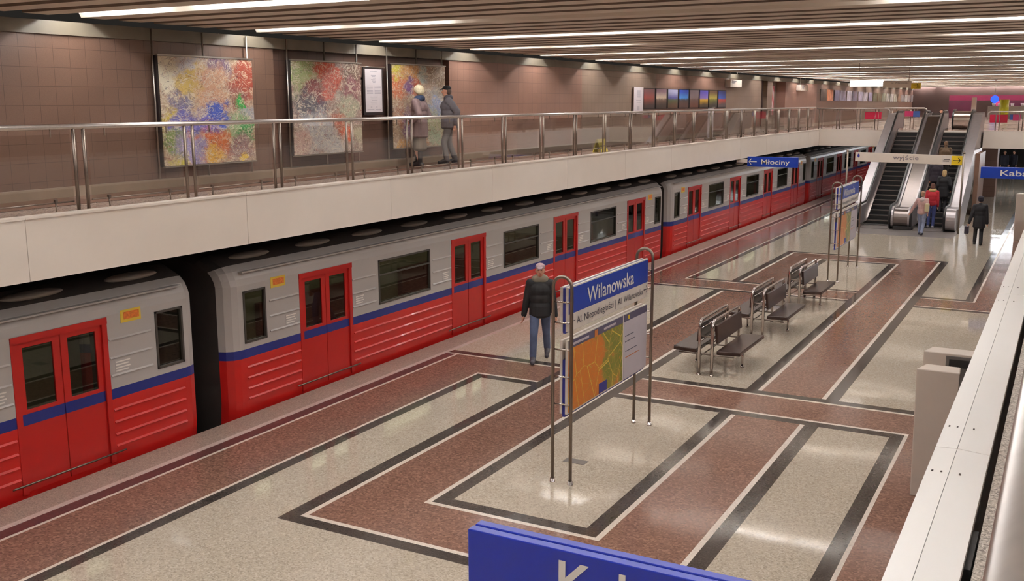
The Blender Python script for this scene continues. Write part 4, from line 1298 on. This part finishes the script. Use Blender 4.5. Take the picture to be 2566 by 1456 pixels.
tag(mb.build('column', mat('lime_column', (176, 172, 30), .4)), 'lime yellow round column among the far shops', 'column')
mb = MB(); mb.box(-6.35, -6.05, 78.0, 78.3, FZ, 5.0)
tag(mb.build('column', KIOSK), 'slim grey pillar left of the blue round sign in the far hall', 'column')
mb = MB(); mb.box(-7.1, -6.6, 79.0, 79.4, FZ, 4.05)
tag(mb.build('cabinet', PLAC_B), 'blue topped cabinet left of the slim grey pillar', 'cabinet')
for i, x in enumerate((-5.6, -5.2, -4.3, -3.6)):
    mb = MB(); mb.tube([(x, 88.4, FZ + .95), (x, 88.4, FZ + 1.15)], [.09, .13], 12)
    tag(mb.build('jar', PAPER), 'white pot on the far shop counter, %s from the left' % ordinal(i), 'jar', 'white pots on the far counter')
for i, (x, y) in enumerate(((-4.05, 64.0), (-2.4, 64.0))):
    mb = MB(); mb.sphere((x, y, CZ + .02), .10, .10, .09)
    tag(mb.build('ceiling_camera', BLACK), 'small black dome hanging from the far ceiling, %s' % ('left one' if i == 0 else 'right one'), 'camera', 'black domes on the far ceiling')

# ------------------------------------------------------------------ people
SKIN = mat('skin', (206, 150, 124), .5, var=.03)
def blob(name, items, m, parent, vox=.012, smooth=4):
    """join ellipsoids and tapered capsules into one continuous surface"""
    mb = MB()
    for it in items:
        if it[0] == 'e':
            _, c, rx, ry, rz = it
            mb.sphere(c, rx, ry, rz, 16, 10)
        else:
            _, p, q, r0, r1 = it
            p, q = Vector(p), Vector(q)
            d = (q - p); L = d.length; d = d / max(L, 1e-6)
            pts, rs = [], []
            for k in range(4):
                a = PI / 2 * k / 4
                pts.append(p - d * r0 * math.cos(a)); rs.append(max(.001, r0 * math.sin(a)))
            pts += [p, q]; rs += [r0, r1]
            for k in range(1, 5):
                a = PI / 2 * k / 4
                pts.append(q + d * r1 * math.sin(a)); rs.append(max(.001, r1 * math.cos(a)))
            mb.tube(pts, rs, 14)
    org = parent_origin(parent)
    mb.v = [(x + org[0], y + org[1], z + org[2]) for x, y, z in mb.v]
    o = mb.build(name, m, parent)
    rm = o.modifiers.new('remesh', 'REMESH'); rm.mode = 'VOXEL'; rm.voxel_size = vox; rm.use_smooth_shade = True
    sm = o.modifiers.new('smooth', 'SMOOTH'); sm.iterations = smooth; sm.factor = .5
    me = mesh_from(o, name)
    o.modifiers.clear()
    o.data = me
    if not me.materials:
        me.materials.append(m)
    return o
def ik(a, b, l1, l2, bend):
    a, b, bend = Vector(a), Vector(b), Vector(bend)
    d = b - a; L = min(d.length, (l1 + l2) * .999); u = d.normalized()
    x = (l1 * l1 - l2 * l2 + L * L) / (2 * L)
    h = math.sqrt(max(0, l1 * l1 - x * x))
    w = (bend - u * bend.dot(u)).normalized()
    return a + u * x + w * h
def person(label, loc, rz, H, ankles, wrists, coat, trousers, shoes, hem=.80, head=('hair', (70, 50, 40)), coat_w=1.0, skirt=None, collar=None, vox=.013, gloves=None, lean=0.0, hood=None, head_turn=0.0, group=None, face=False, boots=False):
    """faces local -Y; ankles / wrists: ((left x,y,z),(right x,y,z)) in a 1.75 m figure"""
    o = thing('person', label, 'person', loc, group)
    S = H / 1.75
    def s(p): return tuple(Vector(p) * S)
    V = vox
    sh_z, hip_z = 1.42, .92
    hips = ((.09, 0, hip_z), (-.09, 0, hip_z)); shs = ((.175, -lean * .5, sh_z), (-.175, -lean * .5, sh_z))
    knees = [ik(h, a, .44, .42, (0, -1, 0)) for h, a in zip(hips, ankles)]
    elb = [ik(h, w, .30, .27, (.25 * (1 if i == 0 else -1), 1, 0)) for i, (h, w) in enumerate(zip(shs, wrists))]
    hy = -lean
    E = lambda c, rx, ry, rz: ('e', s(c), rx * S, ry * S, rz * S)
    C = lambda p, q, a, b: ('c', s(p), s(q), a * S, b * S)
    ct, st_ = math.cos(head_turn), math.sin(head_turn)
    def hd(x, y, z): return (x * ct - y * st_, hy + x * st_ + y * ct, z)
    body = [E((0, 0, .93), .155, .105, .12), E((0, -lean * .2, 1.08), .14, .10, .16), E((0, -lean * .4, 1.28), .165, .11, .18), C((.15, -lean * .5, 1.41), (-.15, -lean * .5, 1.41), .065, .065),
            C((0, -lean * .6, 1.42), (0, hy - .01, 1.56), .056, .052), E(hd(0, -.01, 1.655), .074, .092, .105), E(hd(0, -.05, 1.595), .052, .052, .055), C(hd(0, -.095, 1.66), hd(0, -.118, 1.625), .012, .017),
            E(hd(.078, .0, 1.635), .012, .02, .032), E(hd(-.078, .0, 1.635), .012, .02, .032)]
    for h, k, a in zip(hips, knees, ankles):
        body += [C(h, k, .085, .056), C(k, a, .055, .036), C(a, (a[0], a[1] - .11, max(.04, a[2] - .045)), .034, .022)]
    for i, (h, e, w) in enumerate(zip(shs, elb, wrists)):
        sg = 1 if i == 0 else -1
        body += [C(h, e, .05, .04), C(e, w, .038, .027)]
        d = (Vector(w) - Vector(e)).normalized()
        w2 = Vector(w)
        fwd = Vector((0, -1, 0)); 
        pc = w2 + d * .05
        body.append(C(w2, w2 + d * .08, .026, .030))
        side = d.cross(fwd).normalized() if abs(d.dot(fwd)) < .95 else Vector((1, 0, 0))
        acr = d.cross(side).normalized()
        for j, L in enumerate((.062, .072, .068, .052)):
            b0_ = w2 + d * .09 + acr * (-.028 + .019 * j)
            m1 = b0_ + d * L * .55
            m2 = m1 + (d * .6 + side * -.5 * sg).normalized() * L * .55
            body += [C(b0_, m1, .0105, .0095), C(m1, m2, .0095, .008)]
        t0 = w2 + d * .03 + acr * -.03
        t1 = t0 + (d * .7 - acr * .6).normalized() * .045
        body += [C(t0, t1, .012, .011), C(t1, t1 + d * .03, .011, .009)]
    blob('body', body, SKIN if gloves is None else SKIN, o, vox=min(V, .010))
    cm = mat('coat_cloth', coat, .75, var=.12, scale=14)
    g = .03 * coat_w
    jk = [E((0, 0, 1.0), .155 + g, .115 + g, .16), E((0, -lean * .3, 1.16), .152 + g, .112 + g, .17), E((0, -lean * .4, 1.30), .172 + g, .12 + g, .17), C((.155, -lean * .5, 1.405), (-.155, -lean * .5, 1.405), .072 + g * .4, .072 + g * .4),
          C((0, -lean * .6, 1.44), (0, hy * .9, 1.50), .075, .068)]
    z = hem + .06
    while z < 1.02:
        t = (1.02 - z) / .3
        jk.append(E((0, 0, z), .155 + g + .012 * t, .118 + g + .012 * t, .075)); z += .025
    for h, e, w in zip(shs, elb, wrists):
        jk += [C(h, e, .062 + g * .5, .053 + g * .4), C(e, Vector(w) + (Vector(w) - Vector(e)).normalized() * -.005, .052 + g * .4, .040 + g * .3)]
    blob('coat', jk, cm, o, vox=V)
    if skirt:
        km = mat('skirt_cloth', skirt[0], .8)
        it = []
        z = skirt[1] + .05
        while z < .95:
            t = (.95 - z)
            it.append(E((0, 0, z), .17 + .05 * t, .125 + .06 * t, .08)); z += .025
        blob('skirt', it, km, o, vox=V)
    if trousers:
        tm = mat('trouser_cloth', trousers, .8, var=.2, scale=6)
        tr = [E((0, 0, .93), .165, .115, .11)]
        for h, k, a in zip(hips, knees, ankles):
            aa = (a[0], a[1], a[2] + .015)
            tr += [C(h, k, .098, .072), C(k, aa, .070, .062)]
        blob('trousers', tr, tm, o, vox=V)
    hm = mat('shoe_leather', shoes, .45)
    for a in ankles:
        zz = max(.035, a[2] - .055)
        it = [C((a[0], a[1] + .045, zz + .012), (a[0], a[1] - .17, zz - (.0 if a[2] < .14 else .05)), .050, .042), C((a[0], a[1], a[2] + .03), (a[0], a[1], zz), .054, .056), C(a, (a[0], a[1] - .12, zz + .01), .055, .046)]
        if boots:
            it.append(C((a[0], a[1], a[2] + .22), (a[0], a[1], zz), .058, .05))
        if a[2] < .12: it.append(E((a[0], a[1] - .07, .022), .045, .14, .022))
        blob('shoe', it, hm, o, vox=min(V, .010))
    if collar:
        blob('collar', [C((.07, hy * .8 + .0, 1.485), (-.07, hy * .8 + .0, 1.485), .085, .085), C((.05, hy * .8 + .05, 1.50), (-.05, hy * .8 + .05, 1.50), .075, .075)], mat('collar_cloth', collar, .9), o, vox=V)
    kind, col = head
    hc = mat('head_cover', col, .8, var=.15, scale=30)
    if kind == 'hair':
        blob('hair', [E(hd(0, .012, 1.69), .086, .098, .09), E(hd(0, .04, 1.63), .080, .07, .085)], hc, o, vox=min(V, .010))
    elif kind == 'long':
        blob('hair', [E(hd(0, .012, 1.69), .090, .102, .092), E(hd(0, .045, 1.61), .092, .075, .13)], hc, o, vox=min(V, .010))
    elif kind == 'knit':
        blob('knitted_hat', [E(hd(0, .005, 1.70), .104, .118, .108), E(hd(0, .03, 1.65), .10, .10, .08)], hc, o, vox=min(V, .010))
    elif kind == 'cap':
        blob('hair', [E(hd(0, .03, 1.645), .082, .078, .085)], mat('hair_brown', (84, 66, 56), .7), o, vox=min(V, .010))
        blob('cap', [E(hd(0, .0, 1.715), .088, .102, .066), ('c', s(hd(.03, -.10, 1.70)), s(hd(-.03, -.10, 1.70)), .020 * S, .020 * S), ('c', s(hd(.025, -.14, 1.692)), s(hd(-.025, -.14, 1.692)), .016 * S, .016 * S)], hc, o, vox=min(V, .009))
    if hood:
        blob('hood', [E((0, .11 - lean, 1.44), .10, .07, .09)], mat('hood_cloth', hood, .85), o, vox=V)
    if face:
        mb = MB()
        for sx in (-1, 1):
            c = s(hd(sx * .03, -.094, 1.665)); mb.sphere((c[0] + loc[0], c[1] + loc[1], c[2] + loc[2]), .0105 * S, .008 * S, .008 * S, 10, 6)
        mb.build('eyes', BLACK, o)
        c = s(hd(0, -.100, 1.588))
        mb = MB(); mb.sphere((c[0] + loc[0], c[1] + loc[1], c[2] + loc[2]), .024 * S, .008 * S, .008 * S, 10, 6); mb.build('mouth', mat('lips', (160, 84, 74), .5), o)
    o.rotation_euler = (0, 0, rz)
    return o
R_ = math.radians
# man walking beside the train
m1 = person('man in a black jacket, jeans and cap walking along the train', (-8.36, 16.34, 0), R_(24), 1.82,
            ((.11, .40, .14), (-.12, -.12, .085)), ((.27, -.02, .84), (-.29, .02, .84)), (30, 28, 30), (86, 98, 128), (70, 66, 74), hem=.80, head=('cap', (176, 150, 154)), collar=(126, 116, 100), vox=.010, face=True, coat_w=1.25)
# couple on the mezzanine
m2 = person('woman in a cream knitted hat and long coat, standing before the ochre canvas', (-12.02, 17.92, FZ), R_(-82), 1.64,
            ((.08, .04, .085), (-.09, -.10, .085)), ((.22, -.10, 1.0), (-.24, -.08, .95)), (112, 92, 92), None, (34, 28, 30), hem=.62, head=('knit', (214, 200, 166)), skirt=((106, 96, 84), .36), collar=(40, 52, 78), vox=.010, coat_w=2.0, boots=True)
m3 = person('man in a dark cap and grey padded jacket beside the woman in the cream hat', (-12.0, 19.06, FZ), R_(-52), 1.66,
            ((.09, -.08, .085), (-.09, .14, .085)), ((.20, .12, .92), (-.20, .12, .92)), (92, 86, 90), (96, 92, 92), (46, 42, 46), hem=.78, head=('cap', (30, 28, 30)), vox=.010, coat_w=2.3, collar=(70, 66, 72), head_turn=-.25, lean=.04, face=True)
mb = MB()
for i in range(16):
    mb.box(-6.2, -5.0, 54.9 + i * .3, 55.25 + i * .3, 3.0 - i * .19, 3.23 - i * .19 if i < 16 else 0)
struct(mb.build('floor_ramp', GREY_PLATE))
# platform, by the escalators
m4 = person('man in a black coat carrying a bag, walking away on the right', (-2.5, 37.15, 0), R_(186), 1.60,
            ((.10, -.10, .085), (-.10, .16, .10)), ((.34, .06, .80), (-.27, -.02, .80)), (26, 24, 28), (26, 24, 28), (22, 20, 22), hem=.60, head=('knit', (40, 34, 44)), vox=.014, coat_w=1.6)
mb = MB(); mb.box(-2.93, -2.80, 37.0, 37.32, .36, .62)
bag = tag(mb.build('briefcase', mat('bag_black', (52, 44, 56), .5), bevel=.02), 'dark briefcase held by the man in the black coat', 'bag')
mb = MB(); mb.tube([(-2.865, 37.08, .61), (-2.865, 37.10, .665), (-2.865, 37.20, .665), (-2.865, 37.22, .61)], .010, 6); mb.build('handle', BLACK, bag)
m5 = person('person in a pale pink jacket and light jeans stepping to the escalator', (-4.52, 38.95, 0), R_(172), 1.56,
            ((.08, -.16, .085), (-.09, .22, .12)), ((.48, -.10, .86), (-.20, -.05, .90)), (186, 150, 146), (130, 136, 160), (60, 58, 70), hem=.84, head=('hair', (150, 112, 90)), vox=.014, hood=(190, 176, 176))
mb = MB(); mb.box(-4.42, -4.28, 38.72, 38.98, .86, 1.16)
bag = tag(mb.build('handbag', mat('bag_cream', (190, 176, 140), .6), bevel=.03), 'cream shoulder bag carried by the person in the pink jacket', 'bag')
m6 = person('person in a red jacket and blue jeans at the foot of the right escalator', (-4.44, 41.05, .04), R_(182), 1.66,
            ((.09, -.02, .085), (-.09, .05, .085)), ((.22, -.06, .86), (-.22, -.06, .86)), (170, 30, 44), (60, 72, 124), (150, 146, 150), hem=.88, head=('long', (90, 56, 44)), vox=.014, collar=(186, 160, 110))
def on_step(y): return esc_z(y) + .01
def step_top(y):
    i = int((y - (EY0 + .45)) / ((EY1 - 1.5 - EY0 - 0.0) / 22.0)) if False else None
    n = 22; w = (EY1 - 1.5 - EY0) / n
    i = int((y - EY0 - .45) / w)
    b = EY0 + .45 + w * (i + 1)
    return max(.03, esc_z(b - .02)), EY0 + .45 + w * (i + .5)
zt, yt = step_top(42.4)
m7 = person('person in a black coat with light hair standing on the right escalator', (-4.22, yt, zt), R_(180), 1.62,
            ((.09, .02, .085), (-.09, .0, .085)), ((.22, -.08, .88), (-.26, -.10, .95)), (24, 22, 26), (28, 26, 32), (22, 20, 22), hem=.62, head=('long', (196, 164, 116)), vox=.014, coat_w=1.7)
zt, yt = step_top(43.2)
m8 = person('person in dark clothes on the right escalator, above the light haired person', (-4.60, yt, zt), R_(180), 1.70,
            ((.09, .02, .085), (-.09, .0, .085)), ((.22, -.08, .86), (-.22, -.06, .86)), (44, 36, 46), (30, 28, 34), (22, 20, 22), hem=.78, head=('hair', (60, 46, 40)), vox=.016, coat_w=1.5)
zt, yt = step_top(44.6)
m9 = person('person in an olive brown coat high on the right escalator', (-4.45, yt, zt), R_(180), 1.62,
            ((.09, .02, .085), (-.09, .0, .085)), ((.22, -.08, .86), (-.22, -.06, .86)), (104, 82, 60), (50, 44, 42), (30, 26, 24), hem=.78, head=('hair', (120, 92, 70)), vox=.016, coat_w=1.8)
m10 = person('person in a rust red coat coming up beyond the escalator tops', (-5.95, 56.2, 2.66), R_(20), 1.68,
            ((.09, .02, .085), (-.09, .0, .085)), ((.22, -.08, .86), (-.22, -.06, .86)), (140, 44, 28), (50, 40, 44), (30, 26, 24), hem=.78, head=('hair', (60, 36, 30)), vox=.018, coat_w=1.5)
for i, (x, y) in enumerate(((-3.6, 70.5), (-3.1, 70.9))):
    person('person in dark clothes below the deck, %s of the pair beyond the brown column' % ('left' if i == 0 else 'right'), (x, y, 0), R_(15 - 40 * i), 1.7, ((.09, .02, .085), (-.09, .0, .085)), ((.22, -.08, .86), (-.22, -.06, .86)), (36, 34, 44), (30, 28, 34), (24, 22, 22), head=('hair', (60, 46, 40)), vox=.022)
